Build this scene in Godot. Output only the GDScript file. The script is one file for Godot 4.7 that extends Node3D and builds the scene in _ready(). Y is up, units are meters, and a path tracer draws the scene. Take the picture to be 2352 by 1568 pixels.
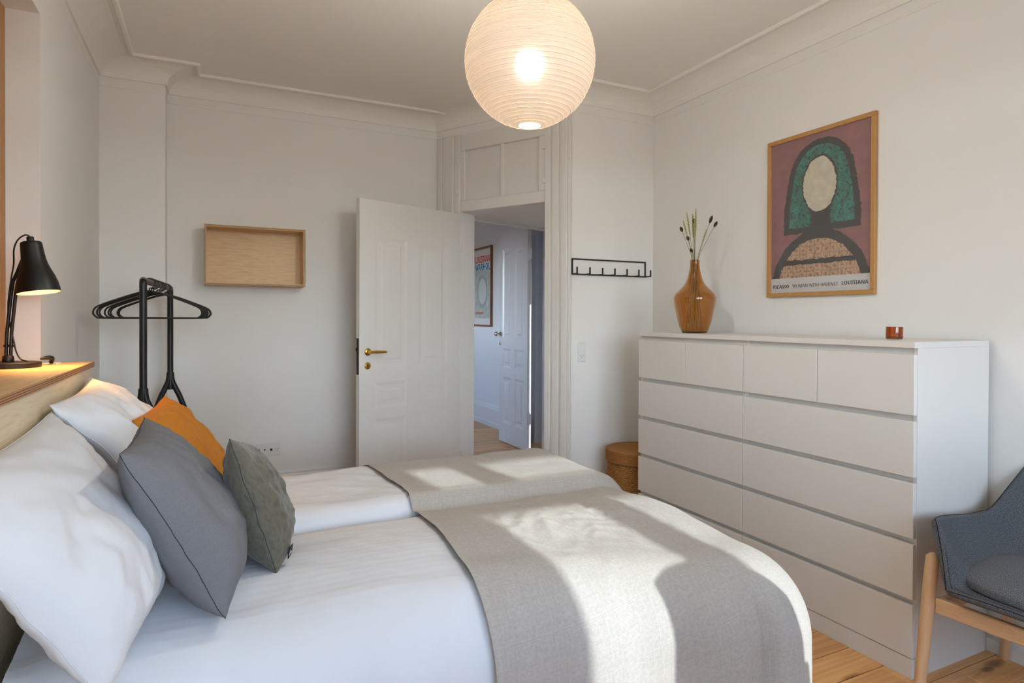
extends Node3D
# A bedroom: double bed with linen throw, two white chests of drawers, open panelled door in a diagonal wall, paper lantern.
# World axes: +X along the back wall towards the chests, -Z towards the back wall, Y up; the camera stands above the origin.

const FPX := 1419.507      # focal length in pixels of a 2352 x 1568 frame
const CYPX := 741.019      # row of the optical axis
const CAM_Y := 1.311893
const PI2 := PI * 2.0

# main planes of the room
const XL := -0.594         # left wall
const XR := 2.79           # right wall
const ZB := -4.5           # back wall
const ZC := -4.33          # front of the chimney breast
const ZH := -3.48          # short wall with the hook rail
const ZW := 1.5            # window wall
const HC := 2.82           # ceiling
const D0 := Vector2(1.541, -4.5)     # diagonal wall, start (x, z)
const DD := Vector2(0.50007, 0.86599)  # its direction
const DN := Vector2(0.86599, -0.50007) # its outward direction (away from the room)
const DLEN := 1.178

var M := {}
var rng := RandomNumberGenerator.new()

# ------------------------------------------------------------------ mesh builder
class MB:
	var v := PackedVector3Array()
	var n := PackedVector3Array()
	var uv := PackedVector2Array()
	var ix := PackedInt32Array()
	var grain := 0

	func _uv(p: Vector3, nn: Vector3) -> Vector2:
		var a := nn.abs()
		var k := 0
		if a.y > a.x and a.y >= a.z: k = 1
		elif a.z > a.x and a.z > a.y: k = 2
		if k == grain:
			return Vector2(p[(k + 1) % 3], p[(k + 2) % 3])
		return Vector2(p[grain], p[3 - k - grain])

	func tri(a: Vector3, b: Vector3, c: Vector3, nn: Vector3) -> void:
		# front side is the one NN points to
		var w := (b - a).cross(c - a)
		if w.length_squared() < 1e-18: return
		w = w.normalized()
		if w.dot(nn) < 0.0:
			w = -w
		else:
			var t := b
			b = c
			c = t
		var s := v.size()
		for p in [a, b, c]:
			v.append(p)
			n.append(w)
			uv.append(_uv(p, w))
		ix.append_array(PackedInt32Array([s, s + 1, s + 2]))

	func quad(a: Vector3, b: Vector3, c: Vector3, d: Vector3, nn: Vector3) -> void:
		tri(a, b, c, nn)
		tri(a, c, d, nn)

	func box(lo: Vector3, hi: Vector3, r := 0.002, xf := Transform3D()) -> MB:
		var c := (lo + hi) * 0.5
		var h := (hi - lo).abs() * 0.5
		r = minf(r, minf(h.x, minf(h.y, h.z)) * 0.6)
		var s0 := v.size()
		for ax in 3:
			var b1 := (ax + 1) % 3
			var b2 := (ax + 2) % 3
			for sg in [-1.0, 1.0]:
				var nn := Vector3.ZERO
				nn[ax] = sg
				var q := []
				for k in [[-1, -1], [1, -1], [1, 1], [-1, 1]]:
					var p := Vector3.ZERO
					p[ax] = sg * h[ax]
					p[b1] = k[0] * (h[b1] - r)
					p[b2] = k[1] * (h[b2] - r)
					q.append(c + p)
				quad(q[0], q[1], q[2], q[3], nn)
				if r > 0.0:
					for sg2 in [-1.0, 1.0]:   # edge between face ax/sg and face b1/sg2
						var n2 := nn
						n2[b1] = sg2
						var e := []
						for t in [-1.0, 1.0]:
							var p1 := Vector3.ZERO
							p1[ax] = sg * h[ax]
							p1[b1] = sg2 * (h[b1] - r)
							p1[b2] = t * (h[b2] - r)
							var p2 := p1
							p2[ax] = sg * (h[ax] - r)
							p2[b1] = sg2 * h[b1]
							e.append(c + p1)
							e.append(c + p2)
						quad(e[0], e[1], e[3], e[2], n2)
		if r > 0.0:
			for sx in [-1.0, 1.0]:
				for sy in [-1.0, 1.0]:
					for sz in [-1.0, 1.0]:
						var sg := Vector3(sx, sy, sz)
						var q := []
						for ax in 3:
							var p := Vector3.ZERO
							for b in 3: p[b] = sg[b] * (h[b] if b == ax else h[b] - r)
							q.append(c + p)
						tri(q[0], q[1], q[2], sg)
		_move(s0, xf)
		return self

	func _move(s0: int, xf: Transform3D) -> void:
		if xf == Transform3D(): return
		for i in range(s0, v.size()):
			v[i] = xf * v[i]
			n[i] = (xf.basis * n[i]).normalized()

	# an upright prism over a plan polygon of Vector2(x, z)
	func prism(poly: Array, y0: float, y1: float) -> MB:
		var cen := Vector2.ZERO
		for p in poly: cen += p
		cen /= poly.size()
		for i in poly.size():
			var a: Vector2 = poly[i]
			var b: Vector2 = poly[(i + 1) % poly.size()]
			var e := b - a
			var nn := Vector2(e.y, -e.x)
			if nn.dot((a + b) * 0.5 - cen) < 0.0: nn = -nn
			quad(Vector3(a.x, y0, a.y), Vector3(b.x, y0, b.y), Vector3(b.x, y1, b.y), Vector3(a.x, y1, a.y), Vector3(nn.x, 0, nn.y))
			tri(Vector3(cen.x, y1, cen.y), Vector3(a.x, y1, a.y), Vector3(b.x, y1, b.y), Vector3.UP)
			tri(Vector3(cen.x, y0, cen.y), Vector3(a.x, y0, a.y), Vector3(b.x, y0, b.y), Vector3.DOWN)
		return self

	# smooth surface f(u, v), front side along du x dv (or the other way with flip)
	func grid(nu: int, nv: int, f: Callable, us := Vector2.ONE, closed := false, flip := false) -> MB:
		var s := v.size()
		var w := nu + 1
		for j in nv + 1:
			for i in nu + 1:
				var a := float(i) / nu
				var b := float(j) / nv
				v.append(f.call(a, b))
				n.append(Vector3.ZERO)
				uv.append(Vector2(a * us.x, b * us.y))
		for j in nv:
			for i in nu:
				var p00 := s + j * w + i
				var p10 := p00 + 1
				var p01 := p00 + w
				var p11 := p01 + 1
				for t in [[p00, p10, p11], [p00, p11, p01]]:
					var nn := (v[t[1]] - v[t[0]]).cross(v[t[2]] - v[t[0]])
					if flip:
						nn = -nn
						ix.append_array(PackedInt32Array([t[0], t[1], t[2]]))
					else:
						ix.append_array(PackedInt32Array([t[0], t[2], t[1]]))
					n[t[0]] += nn
					n[t[1]] += nn
					n[t[2]] += nn
		for j in nv + 1:
			if closed:
				var q := n[s + j * w] + n[s + j * w + nu]
				n[s + j * w] = q
				n[s + j * w + nu] = q
		for i in range(s, v.size()):
			n[i] = n[i].normalized() if n[i].length_squared() > 1e-24 else Vector3.UP
		return self

	# profile of Vector2(radius, y) from bottom to top, turned about the y axis
	func lathe(pr: Array, sides := 48, xf := Transform3D()) -> MB:
		var s := v.size()
		var k := pr.size() - 1
		grid(sides, k, func(a, b):
			var q: Vector2 = pr[int(round(b * k))]
			return Vector3(cos(a * TAU) * q.x, q.y, -sin(a * TAU) * q.x), Vector2(1, 1), true)
		_move(s, xf)
		return self

	func tube(path: Array, rad: Variant, sides := 10, loop := false) -> MB:
		var m := path.size()
		var cs := []
		var tans := []
		for i in m:
			var a: Vector3 = path[(i - 1 + m) % m] if loop or i > 0 else path[i]
			var b: Vector3 = path[(i + 1) % m] if loop or i < m - 1 else path[i]
			tans.append((b - a).normalized())
		var ref := Vector3.UP if absf(tans[0].y) < 0.9 else Vector3.RIGHT
		var na: Vector3 = (ref - tans[0] * ref.dot(tans[0])).normalized()
		for i in m:
			na = (na - tans[i] * na.dot(tans[i])).normalized()
			cs.append([na, tans[i].cross(na)])
		var steps := m if loop else m - 1
		grid(sides, steps, func(a, b):
			var i := int(round(b * steps)) % m
			var r: float = rad[i] if rad is Array else rad
			return path[i] + r * (cos(a * TAU) * cs[i][0] + sin(a * TAU) * cs[i][1]), Vector2(1, 1), true)
		if not loop:
			for e in [0, m - 1]:
				var r: float = rad[e] if rad is Array else rad
				var dir: Vector3 = -tans[e] if e == 0 else tans[e]
				for i in sides:
					var a0 := TAU * i / sides
					var a1 := TAU * (i + 1) / sides
					tri(path[e], path[e] + r * (cos(a0) * cs[e][0] + sin(a0) * cs[e][1]), path[e] + r * (cos(a1) * cs[e][0] + sin(a1) * cs[e][1]), dir)
		return self

	func mesh() -> ArrayMesh:
		var a := []
		a.resize(Mesh.ARRAY_MAX)
		a[Mesh.ARRAY_VERTEX] = v
		a[Mesh.ARRAY_NORMAL] = n
		a[Mesh.ARRAY_TEX_UV] = uv
		a[Mesh.ARRAY_INDEX] = ix
		var m := ArrayMesh.new()
		m.add_surface_from_arrays(Mesh.PRIMITIVE_TRIANGLES, a)
		return m

func mb(grain := 0) -> MB:
	var b := MB.new()
	b.grain = grain
	return b

# ------------------------------------------------------------------ naming
func numbered(called: String) -> String:
	if not has_node(called): return called
	var k := 1
	while has_node("%s_%03d" % [called, k]): k += 1
	return "%s_%03d" % [called, k]

func tag(o: Node3D, label: String, category: String, group := "") -> Node3D:
	o.set_meta("label", label)
	o.set_meta("category", category)
	if group: o.set_meta("group", group)
	return o

func thing(called: String, label: String, category: String, at := Vector3.ZERO, group := "") -> Node3D:
	var o := Node3D.new()
	o.name = numbered(called)
	add_child(o)
	o.position = at
	return tag(o, label, category, group)

func obj(called: String, shape: Variant, mat: Material, parent: Node3D = self, at := Transform3D()) -> MeshInstance3D:
	var o := MeshInstance3D.new()
	o.name = numbered(called) if parent == self else called
	o.mesh = shape.mesh() if shape is MB else shape
	o.material_override = mat
	parent.add_child(o, true)
	o.transform = at
	return o

func struct(called: String, shape: Variant, mat: Material, parent: Node3D = self) -> MeshInstance3D:
	var o := obj(called, shape, mat, parent)
	if parent == self: o.set_meta("kind", "structure")
	return o

# ------------------------------------------------------------------ materials
func noise_tex(freq: float, cols: Array, oct := 4, seed_ := 1, kind := FastNoiseLite.TYPE_SIMPLEX_SMOOTH, size := 512) -> NoiseTexture2D:
	var t := NoiseTexture2D.new()
	var f := FastNoiseLite.new()
	f.seed = seed_
	f.noise_type = kind
	f.frequency = freq
	f.fractal_octaves = oct
	t.noise = f
	t.width = size
	t.height = size
	t.seamless = true
	if cols.size():
		var g := Gradient.new()
		g.offsets = PackedFloat32Array()
		var off := PackedFloat32Array()
		var cc := PackedColorArray()
		for i in cols.size():
			off.append(float(i) / (cols.size() - 1))
			cc.append(cols[i])
		g.offsets = off
		g.colors = cc
		t.color_ramp = g
	return t

func mat(c: Color, rough := 0.7, metal := 0.0) -> StandardMaterial3D:
	var m := StandardMaterial3D.new()
	m.albedo_color = c
	m.roughness = rough
	m.metallic = metal
	return m

func texmat(t: Texture2D, sc: Vector3, rough := 0.6, tint := Color.WHITE) -> StandardMaterial3D:
	var m := mat(tint, rough)
	m.albedo_texture = t
	m.uv1_scale = sc
	return m

func bump(m: StandardMaterial3D, t: Texture2D, cm: float) -> StandardMaterial3D:
	m.heightmap_enabled = true
	m.heightmap_texture = t
	m.heightmap_scale = cm
	return m

func hx(s: String) -> Color:
	return Color(s)

func linen_image(base: Color, amp: float, seed_: int) -> ImageTexture:
	var S := 512
	var r := RandomNumberGenerator.new()
	r.seed = seed_
	var im := Image.create(S, S, false, Image.FORMAT_RGB8)
	var f := FastNoiseLite.new()
	f.seed = seed_
	f.frequency = 0.02
	var row := []
	var col := []
	for i in S:
		row.append(r.randfn(0.0, 1.0))
		col.append(r.randfn(0.0, 1.0))
	for y in S:
		for x in S:
			var a: float = row[y] * (0.55 + 0.45 * f.get_noise_2d(x * 0.35, y * 4.0)) + col[x] * (0.55 + 0.45 * f.get_noise_2d(x * 4.0, y * 0.35 + 900.0))
			a = a * 0.4 + f.get_noise_2d(x * 6.0 + 50.0, y * 6.0) * 1.1 + f.get_noise_2d(x * 1.0, y * 1.0) * 0.5
			var k := clampf(1.0 + amp * a, 0.3, 1.5)
			im.set_pixel(x, y, Color(base.r * k, base.g * k, base.b * k))
	return ImageTexture.create_from_image(im)

func pine_image(seed_: int, c0: Color, c1: Color, c2: Color, knots: int) -> ImageTexture:
	var W := 512
	var H := 128
	var r := RandomNumberGenerator.new()
	r.seed = seed_
	var f := FastNoiseLite.new()
	f.seed = seed_
	f.frequency = 0.01
	var ks := []
	for i in knots:
		ks.append(Vector4(r.randf() * W, r.randf() * H, r.randf_range(3.0, 9.0), r.randf_range(0.5, 1.0)))
	var im := Image.create(W, H, false, Image.FORMAT_RGB8)
	for y in H:
		for x in W:
			var yy := float(y)
			var dark := 0.0
			for k: Vector4 in ks:
				var dx: float = absf(x - k.x)
				dx = minf(dx, W - dx)
				var dy: float = y - k.y
				var q := sqrt(dx * dx * 0.3 + dy * dy) / k.z
				yy += signf(dy) * 9.0 * exp(-q * q * 0.35)
				dark = maxf(dark, k.w * clampf(1.5 - q, 0.0, 1.0))
				dark = maxf(dark, 0.4 * k.w * exp(-pow((dy) / (k.z * 0.5), 2.0)) * exp(-dx / (k.z * 5.0)))
			var g := f.get_noise_2d(x * 0.25, yy * 5.0) * 0.7 + f.get_noise_2d(x * 0.6, yy * 16.0) * 0.45
			var t := clampf(0.45 + g, 0.0, 1.0)
			var c := c0.lerp(c1, t)
			c = c.lerp(c2, clampf(dark, 0.0, 1.0))
			im.set_pixel(x, y, c)
	return ImageTexture.create_from_image(im)

func make_materials() -> void:
	var plaster := noise_tex(0.02, [], 4, 5)
	M.wall = bump(mat(Color(0.93, 0.92, 0.902), 0.92), plaster, 0.03)
	M.wall.uv1_triplanar = true
	M.wall.uv1_scale = Vector3(2, 2, 2)
	M.ceiling = mat(Color(0.94, 0.925, 0.90), 0.95)
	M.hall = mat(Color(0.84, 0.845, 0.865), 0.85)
	M.blue = mat(Color(0.62, 0.74, 0.82), 0.85)
	M.paint = mat(Color(0.895, 0.885, 0.865), 0.38)
	M.gloss = mat(Color(0.86, 0.855, 0.87), 0.22)
	M.chest = mat(Color(0.885, 0.868, 0.845), 0.42)
	M.groove = mat(Color(0.86, 0.845, 0.82), 0.55)
	M.black = mat(Color(0.022, 0.02, 0.022), 0.42)
	M.black_matte = mat(Color(0.03, 0.028, 0.027), 0.55)
	M.plastic = mat(Color(0.9, 0.9, 0.89), 0.3)
	M.dark = mat(Color(0.03, 0.03, 0.03), 0.6)
	M.brass = mat(Color(0.83, 0.66, 0.33), 0.22, 1.0)
	M.steel = mat(Color(0.75, 0.74, 0.72), 0.25, 1.0)
	M.lockplate = mat(Color(0.2, 0.1, 0.06), 0.5, 0.5)
	M.barmetal = mat(Color(0.42, 0.38, 0.34), 0.45, 0.3)
	# woods: the grain runs along u
	var birch := noise_tex(0.012, [hx("d2ab78"), hx("dcb98a"), hx("e2c296"), hx("cfa56f")], 4, 11)
	M.birch = texmat(birch, Vector3(0.8, 9, 1), 0.5)
	M.birch_pale = texmat(noise_tex(0.012, [hx("dcc39c"), hx("e4cfad"), hx("e9d7b9"), hx("d9bf97")], 4, 12), Vector3(0.8, 9, 1), 0.5)
	M.ply_pale = texmat(birch, Vector3(3, 60, 1), 0.6, Color(0.86, 0.76, 0.68))
	M.ply_dark = texmat(birch, Vector3(3, 60, 1), 0.65, Color(0.56, 0.44, 0.38))
	M.slat = texmat(birch, Vector3(0.8, 14, 1), 0.5, Color(0.78, 0.67, 0.55))
	M.slat_dark = mat(Color(0.14, 0.07, 0.03), 0.8)
	M.oak = texmat(noise_tex(0.012, [hx("a9773f"), hx("bb8a4f"), hx("c29259"), hx("a06d38")], 4, 21), Vector3(2, 40, 1), 0.5)
	M.walnut = texmat(noise_tex(0.012, [hx("6e4526"), hx("835533"), hx("76492a")], 3, 22), Vector3(2, 40, 1), 0.45)
	M.beech = texmat(noise_tex(0.012, [hx("cfa277"), hx("d8ae85"), hx("ddb58d"), hx("c99a6e")], 4, 23), Vector3(2, 24, 1), 0.45)
	M.beech_turned = M.beech.duplicate()
	M.beech_turned.uv1_scale = Vector3(5, 0.7, 1)
	M.plank = []
	for i in 6:
		var k := 0.93 + 0.03 * i
		var t := pine_image(40 + i, Color(0.80 * k, 0.56 * k, 0.33 * k), Color(0.90 * k, 0.70 * k, 0.46 * k), Color(0.40, 0.22, 0.10), 3 + i % 3)
		var p := texmat(t, Vector3(0.55, 3.4, 1), 0.36)
		M.plank.append(p)
	M.subfloor = mat(Color(0.16, 0.09, 0.05), 0.9)
	# cloth
	var lin := linen_image(Color(0.68, 0.652, 0.62), 0.10, 3)
	M.linen = bump(texmat(lin, Vector3(7, 7, 1), 0.95), lin, 0.08)
	M.linen.rim_enabled = true
	M.linen.rim = 0.15
	var cot := linen_image(Color(0.9, 0.9, 0.9), 0.02, 8)
	M.cotton = bump(mat(Color(0.862, 0.868, 0.885), 0.75), cot, 0.02)
	M.cotton.uv1_scale = Vector3(5, 5, 1)
	M.grey = texmat(linen_image(Color(0.45, 0.452, 0.47), 0.05, 13), Vector3(1.6, 1.6, 1), 0.95)
	M.mustard = texmat(linen_image(Color(0.74, 0.46, 0.10), 0.04, 14), Vector3(1.6, 1.6, 1), 0.9)
	M.olive = texmat(noise_tex(0.02, [hx("48443a"), hx("585447"), hx("625e50"), hx("504c40")], 4, 15), Vector3(1.5, 1.5, 1), 0.75)
	M.olive.rim_enabled = true
	M.olive.rim = 0.5
	M.seam = mat(Color(0.17, 0.17, 0.18), 0.9)
	M.seam_white = mat(Color(0.86, 0.86, 0.87), 0.9)
	M.felt = texmat(noise_tex(0.12, [hx("1d1f21"), hx("38393c"), hx("4f5154"), hx("84868a"), hx("323437")], 2, 16), Vector3(5, 5, 5), 0.95)
	M.felt.uv1_triplanar = true
	M.felt = bump(M.felt, M.felt.albedo_texture, 0.04)
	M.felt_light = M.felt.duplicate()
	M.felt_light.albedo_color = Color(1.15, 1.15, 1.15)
	M.piping = mat(Color(0.10, 0.11, 0.125), 0.9)
	M.rattan = texmat(noise_tex(0.04, [hx("3d1f08"), hx("8a5320"), hx("c08a48"), hx("5e3413")], 3, 17), Vector3(24, 14, 1), 0.75)
	# glass
	var g := mat(Color(0.885, 0.72, 0.49, 0.0), 0.03)
	g.refraction_enabled = true
	g.refraction_scale = 0.05
	M.amber = g
	var g2: StandardMaterial3D = g.duplicate()
	g2.albedo_color = Color(0.82, 0.54, 0.27, 0.0)
	M.amber_dark = g2
	var pane := mat(Color(1, 1, 1, 0.04), 0.02)
	pane.transparency = BaseMaterial3D.TRANSPARENCY_ALPHA
	pane.metallic_specular = 0.35
	M.pane = pane
	# dried flowers
	M.stem = mat(Color(0.50, 0.46, 0.27), 0.8)
	M.wheat = mat(Color(0.66, 0.63, 0.42), 0.85)
	M.seedhead = mat(Color(0.22, 0.19, 0.09), 0.9)
	# lantern paper
	var paper := mat(Color(0.93, 0.885, 0.83, 0.98), 0.5)
	paper.refraction_enabled = true
	paper.refraction_scale = 0.016
	paper.emission_enabled = true
	paper.emission = Color(1.0, 0.88, 0.76)
	paper.emission_energy_multiplier = 0.16
	M.paper = paper
	M.rib = mat(Color(0.60, 0.48, 0.38), 0.8)
	M.bulb = mat(Color(1, 0.95, 0.85), 0.5)
	M.bulb.emission_enabled = true
	M.bulb.emission = Color(1.0, 0.80, 0.52)
	M.bulb.emission_energy_multiplier = 11.0
	M.bulb_desk = mat(Color(1, 0.95, 0.85), 0.5)
	M.bulb_desk.emission_enabled = true
	M.bulb_desk.emission = Color(1.0, 0.76, 0.45)
	M.bulb_desk.emission_energy_multiplier = 8.0
	M.reflector = mat(Color(0.95, 0.93, 0.9), 0.5)
	M.paper_white = mat(Color(0.80, 0.79, 0.785), 0.7)
	M.ink = mat(Color(0.07, 0.06, 0.06), 0.8)
	M.ink_brown = mat(Color(0.30, 0.18, 0.17), 0.8)
	M.ink_red = mat(Color(0.72, 0.22, 0.2), 0.8)
	M.ink_blue = mat(Color(0.12, 0.42, 0.58), 0.8)
	M.outside = mat(Color(0.42, 0.36, 0.32), 0.9)

# ------------------------------------------------------------------ camera, sky, sun
func make_view() -> void:
	var yaw := 0.452197
	var pitch := -0.00789838
	var roll := 0.00383507
	var fwd := Vector3(sin(yaw), 0, -cos(yaw))
	var right := Vector3(cos(yaw), 0, sin(yaw))
	var f2 := fwd * cos(pitch) + Vector3.UP * sin(pitch)
	var u2 := Vector3.UP * cos(pitch) - fwd * sin(pitch)
	var r3 := right * cos(roll) + u2 * sin(roll)
	var u3 := u2 * cos(roll) - right * sin(roll)
	var cam := Camera3D.new()
	cam.name = "camera"
	add_child(cam)
	cam.transform = Transform3D(Basis(r3, u3, -f2), Vector3(0, CAM_Y, 0))
	var near := 0.05
	cam.set_frustum(near * 1568.0 / FPX, Vector2(0, near * (CYPX - 784.0) / FPX), near, 200.0)
	cam.current = true

	var we := WorldEnvironment.new()
	we.name = "world_environment"
	var e := Environment.new()
	e.background_mode = Environment.BG_SKY
	var sky := Sky.new()
	var sm := ProceduralSkyMaterial.new()
	sm.sky_top_color = Color(0.535, 0.648, 0.785)
	sm.sky_horizon_color = Color(0.912, 0.966, 0.99)
	sm.sky_curve = 0.12
	sm.ground_horizon_color = Color(0.36, 0.33, 0.30)
	sm.ground_bottom_color = Color(0.33, 0.29, 0.26)
	sm.sun_angle_max = 1.0
	sky.sky_material = sm
	e.sky = sky
	e.background_energy_multiplier = 24.0
	e.tonemap_mode = Environment.TONE_MAPPER_LINEAR
	e.tonemap_exposure = 1.16
	e.sdfgi_enabled = true
	e.ssao_enabled = true
	e.ssil_enabled = true
	we.environment = e
	add_child(we)

	var sun := DirectionalLight3D.new()
	sun.name = "sun"
	sun.light_color = Color(0.935, 0.985, 1.0)
	sun.light_energy = 1.65
	sun.light_angular_distance = 0.6
	sun.shadow_enabled = true
	add_child(sun)
	sun.look_at_from_position(Vector3(0.13, 0.4, 1.0) * 10.0, Vector3.ZERO, Vector3.UP)

# ------------------------------------------------------------------ the room
func dp(s: float, out := 0.0) -> Vector2:
	return D0 + DD * s + DN * out

func dpt(s: float, y: float, out := 0.0) -> Vector3:
	var p := dp(s, out)
	return Vector3(p.x, y, p.y)

# box in the axes of the diagonal wall: s along it, o outward from the room (negative: into the room)
func dbox(b: MB, s0: float, s1: float, y0: float, y1: float, o0: float, o1: float, r := 0.002) -> MB:
	var xf := Transform3D(Basis(Vector3(DD.x, 0, DD.y), Vector3.UP, Vector3(-DN.x, 0, -DN.y)), Vector3(D0.x, 0, D0.y))
	return b.box(Vector3(s0, y0, -o1), Vector3(s1, y1, -o0), r, xf)

# profile of Vector2(distance from wall, y) swept along a plan polyline with mitred corners; inside of the room is on the right-hand side of its direction
func sweep(line: Array, prof: Array, closed := false) -> MB:
	var b := mb()
	var m := line.size()
	var offs := []
	for i in m:
		var p: Vector2 = line[i]
		var d0: Vector2 = (p - line[(i - 1 + m) % m]).normalized() if closed or i > 0 else Vector2.ZERO
		var d1: Vector2 = (line[(i + 1) % m] - p).normalized() if closed or i < m - 1 else Vector2.ZERO
		if d0 == Vector2.ZERO: d0 = d1
		if d1 == Vector2.ZERO: d1 = d0
		var n0 := Vector2(-d0.y, d0.x)
		var n1 := Vector2(-d1.y, d1.x)
		offs.append((n0 + n1) / (1.0 + n0.dot(n1)))
	var segs := m if closed else m - 1
	for i in segs:
		var j := (i + 1) % m
		var d: Vector2 = (line[j] - line[i]).normalized()
		var nn := Vector2(-d.y, d.x)
		for k in prof.size() - 1:
			var q0: Vector2 = prof[k]
			var q1: Vector2 = prof[k + 1]
			var a: Vector2 = line[i] + offs[i] * q0.x
			var c: Vector2 = line[j] + offs[j] * q0.x
			var a1: Vector2 = line[i] + offs[i] * q1.x
			var c1: Vector2 = line[j] + offs[j] * q1.x
			var e := q1 - q0
			var out := Vector3(nn.x * e.y, -e.x, nn.y * e.y)
			b.quad(Vector3(a.x, q0.y, a.y), Vector3(c.x, q0.y, c.y), Vector3(c1.x, q1.y, c1.y), Vector3(a1.x, q1.y, a1.y), out)
	return b

func make_room() -> void:
	# floor: dark ground under separate boards that run along x
	var fl := struct("floor", mb().box(Vector3(-0.95, -0.2, -9.2), Vector3(3.4, -0.022, 1.85), 0.0), M.subfloor)
	var bw := 0.142
	var z := 1.5
	var meshes := []
	var k := 0
	while z > -8.9:
		var cut := rng.randf_range(0.4, 2.6)
		for seg in [[-0.75, cut - 0.001], [cut + 0.001, 3.3]]:
			var b := mb(0)
			var x0: float = seg[0]
			var x1: float = seg[1]
			b.box(Vector3(x0, -0.022, z - bw + 0.0018), Vector3(x1, 0.0, z - 0.0018), 0.0016)
			var sh := Vector2(rng.randf() * 7.0, rng.randf() * 3.0)
			for i in b.uv.size(): b.uv[i] += sh
			obj("plank", b, M.plank[rng.randi() % 6], fl)
		z -= bw
		k += 1
	# left wall with the bed niche
	var w := mb()
	w.box(Vector3(-0.95, 0, -4.7), Vector3(XL, 3.0, -2.94), 0.0)
	w.box(Vector3(-0.95, 2.473, -2.94), Vector3(XL, 3.0, -0.1), 0.0)
	w.box(Vector3(-0.95, 0, -0.1), Vector3(XL, 3.0, 1.85), 0.0)
	w.box(Vector3(-0.95, 0, -2.94), Vector3(-0.75, 2.473, -0.1), 0.0)
	struct("wall_left", w, M.wall)
	# slatted panel at the back of the niche
	var ns := Node3D.new()
	ns.name = "trim_niche"
	ns.set_meta("kind", "structure")
	add_child(ns)
	obj("backing", mb().box(Vector3(-0.75, 1.13, -2.94), Vector3(-0.735, 2.473, -1.6), 0.0), M.slat_dark, ns)
	var sl := mb(1).box(Vector3(-0.735, 1.13, -0.0125), Vector3(-0.70, 2.473, 0.0125), 0.003)
	var slm := sl.mesh()
	for i in 30:
		obj("slat", slm, M.slat, ns, Transform3D(Basis(), Vector3(0, 0, -2.925 + i * 0.034)))
	struct("wall_pier", mb().box(Vector3(XL - 0.02, 0, ZB - 0.1), Vector3(-0.255, 3.0, ZC), 0.004), M.wall)
	struct("wall_back", mb().prism([Vector2(-0.95, ZB), D0, D0 + Vector2(0.1, -0.2), Vector2(-0.95, -4.7)], 0, 3.0), M.wall)
	# diagonal wall: two piers and the wall over the door
	var dg := mb()
	dg.prism([D0, dp(0.235), dp(0.235, 0.17), D0 + Vector2(0.1, -0.2)], 0, 3.0)
	dg.prism([dp(0.975), dp(DLEN), Vector2(2.9, -3.68), dp(0.975, 0.17)], 0, 3.0)
	dg.prism([dp(0.235), dp(0.975), dp(0.975, 0.17), dp(0.235, 0.17)], 2.60, 3.0)
	struct("wall_diagonal", dg, M.wall)
	struct("wall_lintel", mb().prism([dp(0.235, 0.06), dp(0.975, 0.06), Vector2(3.05, -3.7), Vector2(3.05, -4.88), Vector2(1.74, -4.45)], 2.095, 2.9), M.ceiling)
	# strip under the far edge of the passage ceiling
	var tr := mb()
	tr.prism([Vector2(1.70, -4.437), Vector2(3.04, -4.874), Vector2(3.04, -4.90), Vector2(1.70, -4.463)], 2.072, 2.095)
	tr.prism([Vector2(1.70, -4.423), Vector2(3.04, -4.86), Vector2(3.04, -4.874), Vector2(1.70, -4.437)], 2.083, 2.095)
	struct("trim_passage", tr, M.paint)
	struct("wall_hooks", mb().prism([dp(DLEN), Vector2(XR + 0.1, ZH), Vector2(2.9, -3.68), Vector2(2.25, -3.68)], 0, 3.0), M.wall)
	struct("wall_right", mb().box(Vector3(XR, 0, -3.68), Vector3(3.0, 3.0, 1.85), 0.0), M.wall)
	struct("ceiling", mb().box(Vector3(-0.95, HC, -4.7), Vector3(3.0, 3.05, 1.85), 0.0), M.ceiling)
	# window wall behind the camera with two windows
	var ww := mb()
	var wy0 := 0.92
	var wy1 := 2.42
	ww.box(Vector3(-0.95, 0, ZW), Vector3(3.0, wy0, 1.85), 0.0)
	ww.box(Vector3(-0.95, wy1, ZW), Vector3(3.0, 3.0, 1.85), 0.0)
	ww.box(Vector3(-0.95, wy0, ZW), Vector3(-0.35, wy1, 1.85), 0.0)
	ww.box(Vector3(1.0, wy0, ZW), Vector3(1.25, wy1, 1.85), 0.0)
	ww.box(Vector3(2.2, wy0, ZW), Vector3(3.0, wy1, 1.85), 0.0)
	struct("wall_window", ww, M.wall)
	var idx := 1
	for span in [[1.25, 2.2, 1.73, 1.555], [-0.35, 1.0, 0.325, 0.325]]:  # both out of view; the second is widened to brighten back and left walls
		var win := Node3D.new()
		win.name = "window_%d" % idx
		idx += 1
		win.set_meta("kind", "structure")
		add_child(win)
		var x0: float = span[0]
		var x1: float = span[1]
		var xm: float = span[2]
		var f := mb()
		f.box(Vector3(x0, wy0, 1.5), Vector3(x0 + 0.04, wy1, 1.58), 0.003)
		f.box(Vector3(x1 - 0.04, wy0, 1.5), Vector3(x1, wy1, 1.58), 0.003)
		f.box(Vector3(x0, wy0, 1.5), Vector3(x1, wy0 + 0.05, 1.58), 0.003)
		f.box(Vector3(x0, wy1 - 0.03, 1.5), Vector3(x1, wy1, 1.58), 0.003)
		obj("frame", f, M.paint, win)
		obj("mullion", mb().box(Vector3(xm - 0.07, wy0, 1.5), Vector3(xm + 0.07, 2.03, 1.57), 0.004), M.paint, win)
		var xu: float = span[3]
		obj("mullion", mb().box(Vector3(xu - 0.07, 2.16, 1.5), Vector3(xu + 0.07, wy1, 1.57), 0.004), M.paint, win)
		obj("transom", mb().box(Vector3(x0, 2.03, 1.5), Vector3(x1, 2.16, 1.57), 0.004), M.paint, win)
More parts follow.
